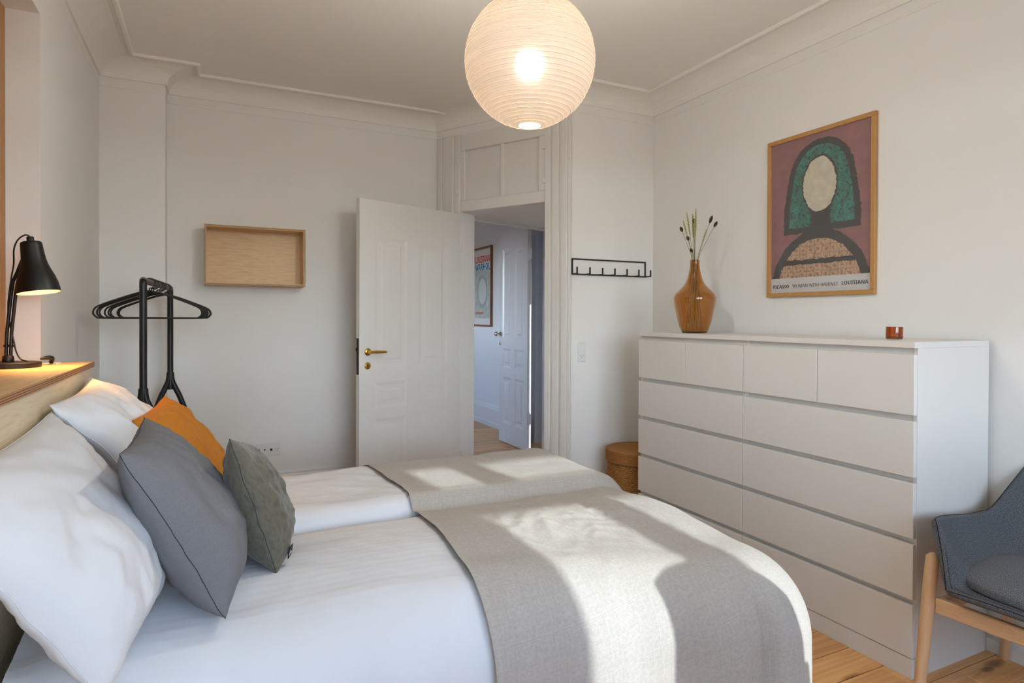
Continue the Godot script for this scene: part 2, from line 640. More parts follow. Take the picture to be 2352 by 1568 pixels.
		obj("pane", mb().box(Vector3(x0 + 0.01, wy0 + 0.01, 1.545), Vector3(x1 - 0.01, wy1 - 0.01, 1.549), 0.0), M.pane, win)
		obj("sill", mb().box(Vector3(x0 - 0.05, wy0 - 0.03, 1.38), Vector3(x1 + 0.05, wy0, 1.5), 0.004), M.paint, win)
	# added block out of view, keeps the sun from entering the second window
	struct("added_sun_block", mb().box(Vector3(1.5, -8, 20.0), Vector3(3.5, 11.0, 21.0), 0.0), M.outside)
	# cornice: lip, cove, ceiling fillet
	var line := [Vector2(XL, ZW), Vector2(XL, ZC), Vector2(-0.255, ZC), Vector2(-0.255, ZB), D0, dp(DLEN), Vector2(XR, ZH), Vector2(XR, ZW)]
	var prof := [Vector2(0.0, 2.722), Vector2(0.010, 2.722), Vector2(0.012, 2.733)]
	for i in 10:
		var a := PI * 0.5 * (i + 1) / 10.0
		prof.append(Vector2(0.012 + 0.158 * (1.0 - cos(a)), 2.733 + (HC - 2.735) * sin(a)))
	struct("trim_cornice", sweep(line, prof), M.ceiling)
	var lp := [Vector2(0.0, 2.665), Vector2(0.003, 2.667), Vector2(0.003, 2.680), Vector2(0.0, 2.682)]
	struct("trim_picture_rail", sweep(line, lp), M.wall)
	var fp := [Vector2(0.168, HC), Vector2(0.168, HC - 0.010), Vector2(0.174, HC - 0.016), Vector2(0.188, HC - 0.016), Vector2(0.194, HC - 0.010), Vector2(0.194, HC)]
	struct("trim_fillet", sweep(line.slice(0, 5), fp), M.ceiling)
	struct("trim_fillet", sweep(line.slice(5), fp), M.ceiling)
	# baseboards
	var bp := [Vector2(0.0, 0.26), Vector2(0.008, 0.26), Vector2(0.012, 0.247), Vector2(0.012, 0.235), Vector2(0.018, 0.222), Vector2(0.02, 0.05), Vector2(0.028, 0.04), Vector2(0.028, 0.0)]
	bp.reverse()
	struct("baseboard_back", sweep([Vector2(XL, -2.94), Vector2(XL, ZC), Vector2(-0.255, ZC), Vector2(-0.255, ZB), D0, dp(0.02)], bp), M.paint)
	var rp := [Vector2(0.0, 0.20), Vector2(0.006, 0.20), Vector2(0.008, 0.19), Vector2(0.008, 0.115), Vector2(0.014, 0.108), Vector2(0.014, 0.06), Vector2(0.022, 0.052), Vector2(0.022, 0.0)]
	rp.reverse()
	struct("baseboard_right", sweep([dp(DLEN - 0.005), Vector2(XR, ZH), Vector2(XR, ZW)], rp), M.paint)

func make_hall() -> void:
	# right wall with a doorway, far wall, ceiling, left wall with an unseen window placed to light the hall door
	var r := mb()
	r.box(Vector3(3.05, 0, -9.2), Vector3(3.2, 3.0, -5.72), 0.0)
	r.box(Vector3(3.05, 2.25, -5.72), Vector3(3.2, 3.0, -4.9), 0.0)
	r.box(Vector3(3.05, 0, -4.9), Vector3(3.2, 3.0, -3.6), 0.0)
	struct("wall_hall_right", r, M.hall)
	struct("wall_hall_far", mb().box(Vector3(-0.2, 0, -9.2), Vector3(3.3, 3.0, -9.0), 0.0), M.hall)
	var l := mb()
	l.box(Vector3(-0.2, 0, -9.2), Vector3(0.0, 1.1, -4.6), 0.0)
	l.box(Vector3(-0.2, 2.2, -9.2), Vector3(0.0, 3.0, -4.6), 0.0)
	l.box(Vector3(-0.2, 0, -9.2), Vector3(0.0, 3.0, -7.6), 0.0)
	l.box(Vector3(-0.2, 0, -6.3), Vector3(0.0, 3.0, -4.6), 0.0)
	struct("wall_hall_left", l, M.hall)
	var w3 := Node3D.new()
	w3.name = "window_3"
	w3.set_meta("kind", "structure")
	add_child(w3)
	obj("frame", mb().box(Vector3(-0.14, 1.1, -7.6), Vector3(-0.06, 2.2, -7.55), 0.003).box(Vector3(-0.14, 1.1, -6.35), Vector3(-0.06, 2.2, -6.3), 0.003).box(Vector3(-0.14, 1.1, -7.55), Vector3(-0.06, 1.15, -6.35), 0.003), M.paint, w3)
	obj("pane", mb().box(Vector3(-0.102, 1.1, -7.58), Vector3(-0.098, 2.2, -6.32), 0.0), M.pane, w3)
	struct("ceiling_hall", mb().box(Vector3(-0.2, 2.9, -9.2), Vector3(3.3, 3.05, -4.4), 0.0), M.hall)
	# room beyond the hall; gap in its far wall, out of view, lights it
	var b := mb()
	b.box(Vector3(4.6, 0, -7.2), Vector3(4.7, 3.0, -6.6), 0.0)
	b.box(Vector3(4.6, 0, -6.2), Vector3(4.7, 3.0, -4.0), 0.0)
	b.box(Vector3(4.6, 0, -6.6), Vector3(4.7, 1.3, -6.2), 0.0)
	b.box(Vector3(4.6, 2.0, -6.6), Vector3(4.7, 3.0, -6.2), 0.0)
	b.box(Vector3(3.2, 0, -7.3), Vector3(4.7, 3.0, -7.2), 0.0)
	b.box(Vector3(3.2, 2.9, -7.3), Vector3(4.7, 3.0, -4.0), 0.0)
	b.box(Vector3(3.2, -0.1, -7.3), Vector3(4.7, -0.02, -4.0), 0.0)
	b.box(Vector3(3.2, 0, -4.1), Vector3(4.7, 3.0, -4.0), 0.0)
	struct("wall_blue_room", b, M.blue)
	# baseboard along the right wall of the hall
	var bp := [Vector2(0.03, 0.0), Vector2(0.03, 0.05), Vector2(0.02, 0.06), Vector2(0.02, 0.21), Vector2(0.012, 0.235), Vector2(0.006, 0.255), Vector2(0.0, 0.26)]
	struct("baseboard_hall", sweep([Vector2(3.05, -5.76), Vector2(3.05, -9.0)].map(func(p): return p), bp.map(func(p): return Vector2(-p.x, p.y))), M.gloss)
	# door frame post at the hinge side of the hall door
	struct("trim_post", mb().box(Vector3(2.9, 0, -5.30), Vector3(2.99, 2.3, -5.22), 0.004), M.gloss)
	# the hall door, opened flat along the hall
	var d := Node3D.new()
	d.name = "door_2"
	d.set_meta("kind", "structure")
	add_child(d)
	d.position = Vector3(2.80, 0.012, -5.335)
	# local: x towards -z of the world (hinge to free edge), y up, z towards -x of the world (face seen)
	d.basis = Basis(Vector3(0, 0, -1), Vector3.UP, Vector3(-1, 0, 0))
	var W := 0.655
	var H := 2.2
	var cols := [[0.085, 0.285], [0.375, 0.575]]
	var rows := [[0.20, 0.68], [0.78, 0.98], [1.08, 2.02]]
	panelled(d, W, H, 0.042, cols, rows, M.gloss, 0.012)
	var kn := obj("door_handle", mb().lathe([Vector2(0, 0), Vector2(0.02, 0), Vector2(0.022, 0.006), Vector2(0.01, 0.012), Vector2(0.01, 0.035), Vector2(0.022, 0.04), Vector2(0.025, 0.052), Vector2(0.018, 0.062), Vector2(0, 0.064)], 20, Transform3D(Basis(Vector3.RIGHT, PI / 2), Vector3(W - 0.035, 1.13, 0.042))), M.steel, d)
	kn.set_meta("label", "small steel knob")
	obj("lock_plate", mb().lathe([Vector2(0, 0), Vector2(0.018, 0), Vector2(0.018, 0.004), Vector2(0, 0.005)], 20, Transform3D(Basis(Vector3.RIGHT, PI / 2), Vector3(W - 0.035, 1.03, 0.042))), M.steel, d)
	for y in [0.32, 1.92]:
		obj("hinge", mb().box(Vector3(-0.05, y - 0.05, 0.02), Vector3(0.004, y + 0.05, 0.034), 0.003).tube([Vector3(-0.025, y - 0.065, 0.036), Vector3(-0.025, y + 0.065, 0.036)], 0.009, 10), M.gloss, d)

# stiles, rails and raised panels of a door leaf: x 0..W, y 0..H, z 0..t, face at z = t
func panelled(d: Node3D, W: float, H: float, t: float, cols: Array, rows: Array, m: Material, deep: float) -> void:
	var f := mb(1)
	var xs := [0.0]
	for c in cols: xs.append_array(c)
	xs.append(W)
	for i in range(0, xs.size(), 2):
		f.box(Vector3(xs[i], 0, 0), Vector3(xs[i + 1], H, t), 0.001)
	var ys := [0.0]
	for q in rows: ys.append_array(q)
	ys.append(H)
	for c in cols:
		for i in range(0, ys.size(), 2):
			f.box(Vector3(c[0] - 0.001, ys[i], 0.0005), Vector3(c[1] + 0.001, ys[i + 1], t - 0.0002), 0.0)
	obj("leaf", f, m, d)
	for c in cols:
		for q in rows:
			var p := mb(1)
			p.box(Vector3(c[0], q[0], 0.006), Vector3(c[1], q[1], t - deep), 0.0)
			var lo := Vector2(c[0], q[0])
			var hi := Vector2(c[1], q[1])
			# bevelled moulding round the opening, raised field in the middle
			frame_strip(p, lo, hi, 0.0, t - 0.001, minf(0.022, (hi.x - lo.x) * 0.14), t - deep)
			var s := minf(0.045, (hi.x - lo.x) * 0.22)
			frame_strip(p, lo + Vector2(s, s), hi - Vector2(s, s), 0.0, t - deep, 0.014, t - deep * 0.35)
			var i2 := s + 0.014
			p.quad(Vector3(lo.x + i2, lo.y + i2, t - deep * 0.35), Vector3(hi.x - i2, lo.y + i2, t - deep * 0.35), Vector3(hi.x - i2, hi.y - i2, t - deep * 0.35), Vector3(lo.x + i2, hi.y - i2, t - deep * 0.35), Vector3.BACK)
			obj("panel", p, m, d)

# a sloped band round a rectangle: outer edge at height z0, inner edge w further in at height z1
func frame_strip(b: MB, lo: Vector2, hi: Vector2, _k: float, z0: float, w: float, z1: float) -> void:
	var o := [Vector3(lo.x, lo.y, z0), Vector3(hi.x, lo.y, z0), Vector3(hi.x, hi.y, z0), Vector3(lo.x, hi.y, z0)]
	var q := [Vector3(lo.x + w, lo.y + w, z1), Vector3(hi.x - w, lo.y + w, z1), Vector3(hi.x - w, hi.y - w, z1), Vector3(lo.x + w, hi.y - w, z1)]
	for i in 4:
		var j := (i + 1) % 4
		b.quad(o[i], o[j], q[j], q[i], Vector3.BACK)

func make_door() -> void:
	# casings of the diagonal doorway
	var c := mb(1)
	for s in [[0.035, 0.075, 0.026], [0.075, 0.10, 0.018], [0.10, 0.165, 0.022], [0.165, 0.185, 0.030], [0.185, 0.235, 0.012]]:
		dbox(c, s[0], s[1], 0, 2.66, -s[2], 0.0, 0.003)
	for s in [[1.15, 1.172, 0.022], [1.105, 1.15, 0.030], [1.085, 1.105, 0.018], [1.035, 1.085, 0.024], [1.02, 1.035, 0.014], [0.975, 1.02, 0.02]]:
		dbox(c, s[0], s[1], 0, 2.70, -s[2], 0.0, 0.003)
	struct("trim_casing", c, M.paint)
	# transom panel above the door
	var t := Node3D.new()
	t.name = "trim_transom"
	t.set_meta("kind", "structure")
	add_child(t)
	var f := mb(0)
	dbox(f, 0.235, 0.975, 2.095, 2.175, -0.004, 0.06, 0.004)
	dbox(f, 0.235, 0.975, 2.545, 2.66, -0.004, 0.06, 0.004)
	dbox(f, 0.225, 0.275, 2.175, 2.545, -0.004, 0.06, 0.004)
	dbox(f, 0.915, 0.975, 2.175, 2.545, -0.004, 0.06, 0.004)
	obj("frame", f, M.paint, t)
	obj("panel", dbox(mb(), 0.27, 0.605, 2.17, 2.55, 0.028, 0.05, 0.0), M.paint, t)
	obj("panel", dbox(mb(), 0.605, 0.92, 2.17, 2.55, 0.028, 0.05, 0.0), M.paint, t)
	obj("muntin", dbox(mb(1), 0.59, 0.62, 2.17, 2.55, 0.004, 0.05, 0.004), M.paint, t)
	for y in [2.24, 2.47]:
		obj("latch", dbox(mb(), 0.205, 0.23, y - 0.02, y + 0.02, -0.026, -0.01, 0.004), M.paint, t)
		obj("latch", dbox(mb(), 0.955, 0.975, y - 0.02, y + 0.02, -0.022, -0.004, 0.004), M.paint, t)
	obj("strike_plate", dbox(mb(), 0.972, 0.977, 1.02, 1.13, 0.01, 0.03, 0.001), M.dark, t)
	# the leaf, hinged on the left, swung into the room
	var d := Node3D.new()
	d.name = "door_1"
	d.set_meta("kind", "structure")
	add_child(d)
	var hinge := Vector3(1.655, 0.012, -4.292)
	var free := Vector3(0.853, 0.012, -3.999)
	var ux := (free - hinge).normalized()
	var uz := ux.cross(Vector3.UP)
	if uz.z < 0.0: uz = -uz
	var W := 0.858
	var H := 2.068
	# local x from hinge to free edge; face towards the camera is local +z
	d.transform = Transform3D(Basis(ux, Vector3.UP, ux.cross(Vector3.UP)), hinge)
	var flip := d.basis.z.dot(Vector3(0, 0, 1)) < 0.0
	if flip:
		# mirror-free: start from the free edge instead
		d.transform = Transform3D(Basis(-ux, Vector3.UP, (-ux).cross(Vector3.UP)), free - uz * 0.04)
	else:
		d.position -= uz * 0.04
	# after the flip local x runs from the free edge to the hinge
	panelled(d, W, H, 0.04, [[0.115, 0.375], [0.475, 0.735]], [[0.13, 0.63], [0.70, 0.87], [0.97, 1.83]], M.paint, 0.0045)
	var hd := obj("door_handle", mb().lathe([Vector2(0, 0), Vector2(0.024, 0), Vector2(0.025, 0.004), Vector2(0.016, 0.008), Vector2(0.009, 0.012), Vector2(0.009, 0.045), Vector2(0.011, 0.05), Vector2(0, 0.056)], 24, Transform3D(Basis(Vector3.RIGHT, PI / 2), Vector3(0.062, 1.075, 0.04))).tube([Vector3(0.062, 1.075, 0.083), Vector3(0.10, 1.075, 0.085), Vector3(0.15, 1.074, 0.083), Vector3(0.178, 1.073, 0.080)], [0.009, 0.0105, 0.009, 0.0075], 14), M.brass, d)
	hd.set_meta("label", "brass lever handle")
	var ks := obj("keyhole_plate", mb().lathe([Vector2(0, 0), Vector2(0.022, 0), Vector2(0.024, 0.002), Vector2(0.02, 0.005), Vector2(0, 0.006)], 24, Transform3D(Basis(Vector3.RIGHT, PI / 2), Vector3(0.060, 0.985, 0.04))), M.brass, d)
	obj("keyhole", mb().box(Vector3(0.0575, 0.974, 0.044), Vector3(0.0625, 0.99, 0.0468), 0.001).lathe([Vector2(0, 0), Vector2(0.0045, 0), Vector2(0.0045, 0.0016), Vector2(0, 0.0016)], 12, Transform3D(Basis(Vector3.RIGHT, PI / 2), Vector3(0.060, 0.991, 0.0455))), M.dark, d)
	ks.set_meta("label", "round brass keyhole plate")
	obj("lock_plate", mb().box(Vector3(-0.003, 0.93, 0.009), Vector3(0.002, 1.165, 0.031), 0.001).box(Vector3(-0.012, 1.08, 0.012), Vector3(0.0, 1.105, 0.028), 0.003), M.lockplate, d)
	for y in [0.25, 1.05, 1.85]:
		obj("hinge", mb().tube([Vector3(W + 0.004, y - 0.06, 0.04), Vector3(W + 0.004, y + 0.06, 0.04)], 0.008, 10), M.paint, d)

# ------------------------------------------------------------------ bed
func sstep(a: float, b: float, x: float) -> float:
	var t := clampf((x - a) / (b - a), 0.0, 1.0)
	return t * t * (3.0 - 2.0 * t)

var wr := FastNoiseLite.new()
var wr2 := FastNoiseLite.new()

func bed_top(_x: float, z: float) -> float:
	var far := 1.0 - sstep(-2.27, -2.19, z)
	return lerpf(0.585, 0.632, far) + 0.03 * exp(-pow((z + 1.86) / 0.22, 2.0)) * (1.0 - far) - 0.012 * exp(-pow((z + 2.2) / 0.03, 2.0))

# cloth hung over the bed: (x, z) in unfolded metres
func drape(x: float, z: float, off: float, flare: float) -> Vector3:
	var xcore := 1.46
	var znear := -1.65 + 0.22 * sstep(0.7, 1.55, x)
	var zfar := -2.76
	var cx := minf(x, xcore)
	var cz := clampf(z, zfar, znear)
	var e := Vector2(x - cx, z - cz)
	var l := e.length()
	var t := bed_top(cx, cz)
	if l < 1e-6:
		return Vector3(x, t + off, z)
	var d := e / l
	var R := 0.21 if d.y >= 0.0 else 0.17
	if l < R * PI * 0.5:
		var a := l / R
		var h := (R + off) * sin(a)
		return Vector3(cx + d.x * h, t - R + (R + off) * cos(a), cz + d.y * h)
	var dn := l - R * PI * 0.5
	var h2 := R + off + flare * dn
	return Vector3(cx + d.x * h2, t - R - dn, cz + d.y * h2)

func make_bed() -> void:
	wr.seed = 4
	wr.frequency = 1.0
	wr.fractal_octaves = 3
	wr2.seed = 9
	wr2.frequency = 1.0
	wr2.noise_type = FastNoiseLite.TYPE_SIMPLEX_SMOOTH
	wr2.fractal_type = FastNoiseLite.FRACTAL_RIDGED
	wr2.fractal_octaves = 2
	var bed := thing("bed", "double bed base with two mattresses, hidden under the white bedding", "bed", Vector3(0, 0, 0))
	for s in [[-2.93, -2.215], [-2.185, -1.50]]:
		obj("base", mb().box(Vector3(-0.40, 0.12, s[0]), Vector3(1.53, 0.30, s[1]), 0.02), M.grey, bed)
		obj("mattress", mb().box(Vector3(-0.41, 0.30, s[0]), Vector3(1.53, 0.50, s[1]), 0.06), M.cotton, bed)
	for x in [-0.3, 1.42]:
		for z in [-2.85, -1.58]:
			obj("leg", mb().lathe([Vector2(0, 0), Vector2(0.02, 0), Vector2(0.026, 0.12), Vector2(0, 0.12)], 16, Transform3D(Basis(), Vector3(x, 0, z))), M.beech, bed)
	# near duvet
	var nd := obj("duvet", mb().grid(96, 110, func(a, b):
		var x := lerpf(-0.385, 0.95, a)
		var z := lerpf(-2.19, -1.02, b)
		var p := drape(x, z, 0.0, 0.05)
		var q := (z + 2.19) / 0.05
		if q < 1.0: p.y -= 0.05 * (1.0 - sqrt(maxf(0.0, 1.0 - (1.0 - q) * (1.0 - q))))
		var hangs := sstep(-1.6, -1.4, z)
		p.y += 0.010 * wr.get_noise_2d(x * 1.7, z * 2.2) + 0.0022 * wr2.get_noise_2d(x * 2.6 + z * 1.2, z * 4.6 - x)
		p.y += 0.0009 * sin(z * 210.0) * (1.0 - hangs)
		p.z += hangs * 0.02 * wr.get_noise_2d(x * 3.0, 3.0)
		var under := sstep(0.69, 0.75, x)
		p.y -= 0.028 * under * (1.0 - hangs)
		p.z -= 0.035 * under * hangs
		p.y -= 0.02 * exp(-pow((x + 0.385) / 0.08, 2.0))
		return p, Vector2(1.335, 1.17)), M.cotton)
	tag(nd, "white striped duvet on the near half of the bed, below the grey and olive cushions", "duvet", "white duvets on the bed")
	# far duvet, its rolled edge rising over the near one
	var fd := obj("duvet", mb().grid(80, 96, func(a, b):
		var x := lerpf(-0.385, 0.95, a)
		var z := lerpf(-3.25, -2.205, b)
		var zz := minf(z, -2.30)
		var p: Vector3
		if z <= -2.30:
			p = drape(x, zz, 0.004, 0.0)
		else:
			var t := (z + 2.30) / 0.095
			var y0 := drape(x, -2.30, 0.004, 0.0).y
			p = Vector3(x, y0 - 0.10 * (1.0 - cos(t * PI * 0.5)), -2.30 + 0.09 * sin(t * PI * 0.5))
		p.y += 0.012 * wr.get_noise_2d(x * 1.9 + 7.0, z * 2.2) + 0.004 * wr2.get_noise_2d(x * 3.2, z * 5.0 + 9.0)
		p.y -= 0.03 * sstep(0.70, 0.76, x)
		p.y += 0.0009 * sin(z * 210.0)
		return p, Vector2(1.335, 1.045)), M.cotton)
	tag(fd, "white striped duvet on the far half of the bed, beyond the middle gap", "duvet", "white duvets on the bed")
	# linen throw
	var th := obj("linen_throw", mb().grid(190, 260, func(a, b):
		var z := lerpf(-3.30, -1.02, b)
		var edge := 0.655 + 0.012 * sin(z * 5.0) - 0.03 * sstep(-2.6, -2.95, z)
		var x := lerpf(edge, 2.02, a)
		var hem := 0.5 + 0.5 * cos(minf(1.0, a / 0.02) * PI)
		var p := drape(x, z, 0.014 + 0.003 * hem, 0.06)
		var side := sstep(-1.52, -1.30, z)
		var foot := sstep(1.55, 1.75, x)
		var topw := (1.0 - side) * (1.0 - foot)
		var crump := exp(-pow((x - 1.12) / 0.28, 2.0) - pow((z + 1.83) / 0.22, 2.0)) + 0.25
		p.y += topw * (0.008 * wr.get_noise_2d(x * 2.2 + 3.0, z * 2.0) + 0.007 * crump * wr2.get_noise_2d(x * 5.5 + z * 2.0, z * 3.0) + 0.003 * crump * wr2.get_noise_2d(x * 13.0 - z * 3.0, z * 9.0 + 4.0))
		p.z += side * (0.014 * sin(x * 16.0 + 1.5 * sin(x * 5.0)) * sstep(-1.35, -1.05, z) + 0.02 * wr.get_noise_2d(x * 2.5, 5.0) - 0.022 * exp(-pow((x - 1.40) / 0.018, 2.0)) * sstep(-1.38, -1.15, z))
		p.x += foot * 0.014 * sin(z * 14.0) * sstep(1.65, 1.95, x)
		return p, Vector2(1.4, 2.3)), M.linen)
	tag(th, "beige linen throw with sun patches laid across the foot of the bed", "throw")

# a stuffed cushion over four corners (top left, top right, bottom left, bottom right seen from the front); front and back may bulge differently
func cushion_mesh(q: Array, front: float, back: float, pinch: float, sag: float, wrinkle: float, seed_: int) -> MB:
	var f := FastNoiseLite.new()
	f.seed = seed_
	f.frequency = 1.0
	f.fractal_octaves = 3
	var b := mb()
	var N := 64
	for side in [1.0, -1.0]:
		b.grid(N, N, func(a, c):
			# denser towards the edges
			var u := sin((a * 2.0 - 1.0) * PI * 0.5)
			var v := sin((c * 2.0 - 1.0) * PI * 0.5)
			return cushion_point(u, v, side, q, front if side > 0.0 else back, pinch, sag, wrinkle, f), Vector2(1, 1), false, side < 0.0)
	return b

func cushion_point(u: float, v: float, side: float, q: Array, t: float, pinch: float, sag: float, wrinkle: float, f: FastNoiseLite) -> Vector3:
	var x := 0.5 + 0.5 * u * (1.0 - pinch * (1.0 - v * v) * u * u)
	var y := 0.5 + 0.5 * v * (1.0 - pinch * (1.0 - u * u) * v * v)
	var p: Vector3 = (q[2] as Vector3).lerp(q[3], x).lerp((q[0] as Vector3).lerp(q[1], x), y)
	var nn: Vector3 = ((q[1] as Vector3) - q[2]).cross((q[0] as Vector3) - q[3]).normalized()
	var k := pow(maxf(0.0, 1.0 - pow(absf(u), 2.6)), 0.52) * pow(maxf(0.0, 1.0 - pow(absf(v), 2.6)), 0.52)
	var z := side * t * k * (1.0 - sag * v)
	var ang := atan2(v, u)
	# soft dents, and pleats that run in from the edges and corners
	z += side * wrinkle * k * (0.5 * f.get_noise_2d(u * 1.3 + side * 5.0, v * 1.3) + 0.4 * f.get_noise_2d(u * 3.5 + v, v * 1.7 + side * 3.0))
	var edge := 1.0 - k
	z += side * wrinkle * 0.16 * edge * sqrt(k) * f.get_noise_2d(ang * 9.0, 2.0 + 0.6 * k + side)
	var wob := 0.25 * wrinkle * f.get_noise_2d(u * 2.0, v * 2.0 + 20.0)
	return p + nn * (z + wob)

func cushion_seam(q: Array, pinch: float, wrinkle: float, seed_: int, r: float) -> MB:
	var f := FastNoiseLite.new()
	f.seed = seed_
	f.frequency = 1.0
	f.fractal_octaves = 3
	var path := []
	for s in 4:
		for i in 28:
			var k := -1.0 + 2.0 * i / 28.0
			var u: float = [k, 1.0, -k, -1.0][s]
			var v: float = [-1.0, k, 1.0, -k][s]
			path.append(cushion_point(u, v, 1.0, q, 0.0, pinch, 0.0, wrinkle, f))
	return mb().tube(path, r, 6, true)

func frame_of(w: Vector3, h: Vector3, c: Vector3) -> Transform3D:
	var x := w.normalized()
	var y := (h - x * h.dot(x)).normalized()
	return Transform3D(Basis(x, y, x.cross(y)), c)

func make_pillows() -> void:
	# corners seen from the foot of the bed: top left = towards the window, so the far side comes second
	var defs := [
		["pillow", "large plump white pillow in front, leaning on the headboard below the desk lamp", "white pillows", [Vector3(-0.44, 1.02, -1.29), Vector3(-0.41, 1.04, -2.15), Vector3(-0.182, 0.60, -1.354), Vector3(-0.113, 0.635, -1.73)], 0.115, 0.06, 0.07, 0.2, 0.024, 31, M.cotton, M.seam_white],
		["pillow", "white pillow behind, its pointed corner near the top of the headboard by the coat rack", "white pillows", [Vector3(-0.405, 1.063, -2.11), Vector3(-0.41, 1.085, -2.79), Vector3(-0.043, 0.640, -2.13), Vector3(-0.043, 0.655, -2.826)], 0.10, 0.08, 0.07, 0.1, 0.035, 32, M.cotton, M.seam_white],
		["cushion", "grey linen cushion with dark seam standing in front of the large white pillow", "", [Vector3(-0.181, 1.012, -1.58), Vector3(-0.18, 1.016, -2.10), Vector3(0.027, 0.615, -1.566), Vector3(0.04, 0.615, -2.10)], 0.110, 0.085, 0.06, 0.25, 0.02, 33, M.grey, M.seam],
		["cushion", "mustard yellow cushion behind the grey one", "", [Vector3(-0.224, 0.988, -2.25), Vector3(-0.167, 1.001, -2.76), Vector3(0.02, 0.635, -2.25), Vector3(0.021, 0.64, -2.76)], 0.10, 0.06, 0.05, 0.2, 0.022, 34, M.mustard, M.mustard],
		["cushion", "small olive velvet cushion with a black tag leaning foremost on the bed", "", [Vector3(0.04, 0.988, -1.80), Vector3(0.087, 0.91, -2.15), Vector3(0.16, 0.610, -1.788), Vector3(0.197, 0.624, -2.15)], 0.074, 0.075, 0.05, 0.25, 0.02, 35, M.olive, M.seam],
	]
	for d in defs:
		var q: Array = d[3]
		var c: Vector3 = (q[0] + q[1] + q[2] + q[3]) * 0.25
		var o := thing(d[0], d[1], d[0], c, d[2])
		for i in 4: q[i] -= c
		var soft: bool = d[0] == "pillow"
		obj("pillowcase" if soft else "cover", cushion_mesh(q, d[4], d[5], d[6], d[7], d[8], d[9]), d[10], o)
		obj("seam", cushion_seam(q, d[6], d[8], d[9], 0.0009 if not soft else 0.002), d[11], o)
		if d[10] == M.olive:
			var f := FastNoiseLite.new()
			f.seed = 35
			f.frequency = 1.0
			f.fractal_octaves = 3
			var at := cushion_point(-0.74, -0.86, 1.0, q, d[4] + 0.004, d[6], d[7], d[8], f)
			var ax := (cushion_point(-0.64, -0.86, 1.0, q, d[4], d[6], d[7], d[8], f) - cushion_point(-0.84, -0.86, 1.0, q, d[4], d[6], d[7], d[8], f)).normalized()
			var ay := (cushion_point(-0.74, -0.78, 1.0, q, d[4], d[6], d[7], d[8], f) - cushion_point(-0.74, -0.94, 1.0, q, d[4], d[6], d[7], d[8], f)).normalized()
			var az := ax.cross(ay).normalized()
			var tg := obj("care_tag", mb().box(Vector3(-0.014, -0.016, 0.0), Vector3(0.014, 0.016, 0.003), 0.001), M.dark, o, Transform3D(Basis(ax, az.cross(ax), az), at + az * 0.002))
			tg.set_meta("label", "black cloth tag with white marks")
			obj("tag_mark", mb().box(Vector3(-0.008, -0.009, 0.003), Vector3(-0.0055, 0.008, 0.0034), 0.0).box(Vector3(0.001, -0.009, 0.003), Vector3(0.008, -0.002, 0.0034), 0.0), M.plastic, tg)

func make_headboard() -> void:
	var o := thing("headboard", "birch plywood headboard with a deep shelf top along the left wall", "headboard", Vector3(-0.42, 0, -2.94))
	var z0 := 0.0
	var z1 := 1.6
	# shelf top 20 mm, front edge shows its plies
	obj("shelf_top", mb(2).box(Vector3(-0.325, 1.111, z0), Vector3(-0.002, 1.132, z1), 0.0008), M.birch, o)
	var y := 1.111
	for i in 7:
		var th := 0.003
		obj("ply_layer", mb(2).box(Vector3(-0.004, y, z0), Vector3(0.0 if i % 2 == 0 else -0.0004, y + th, z1), 0.0), M.ply_dark if i % 2 else M.ply_pale, o)
		y += th
	obj("front_panel", mb(2).box(Vector3(-0.030, 0.02, z0), Vector3(-0.012, 1.111, z1), 0.001), M.birch_pale, o)
	obj("end_panel", mb(1).box(Vector3(-0.17, 0.02, z0), Vector3(-0.030, 1.111, z0 + 0.018), 0.001), M.birch, o)

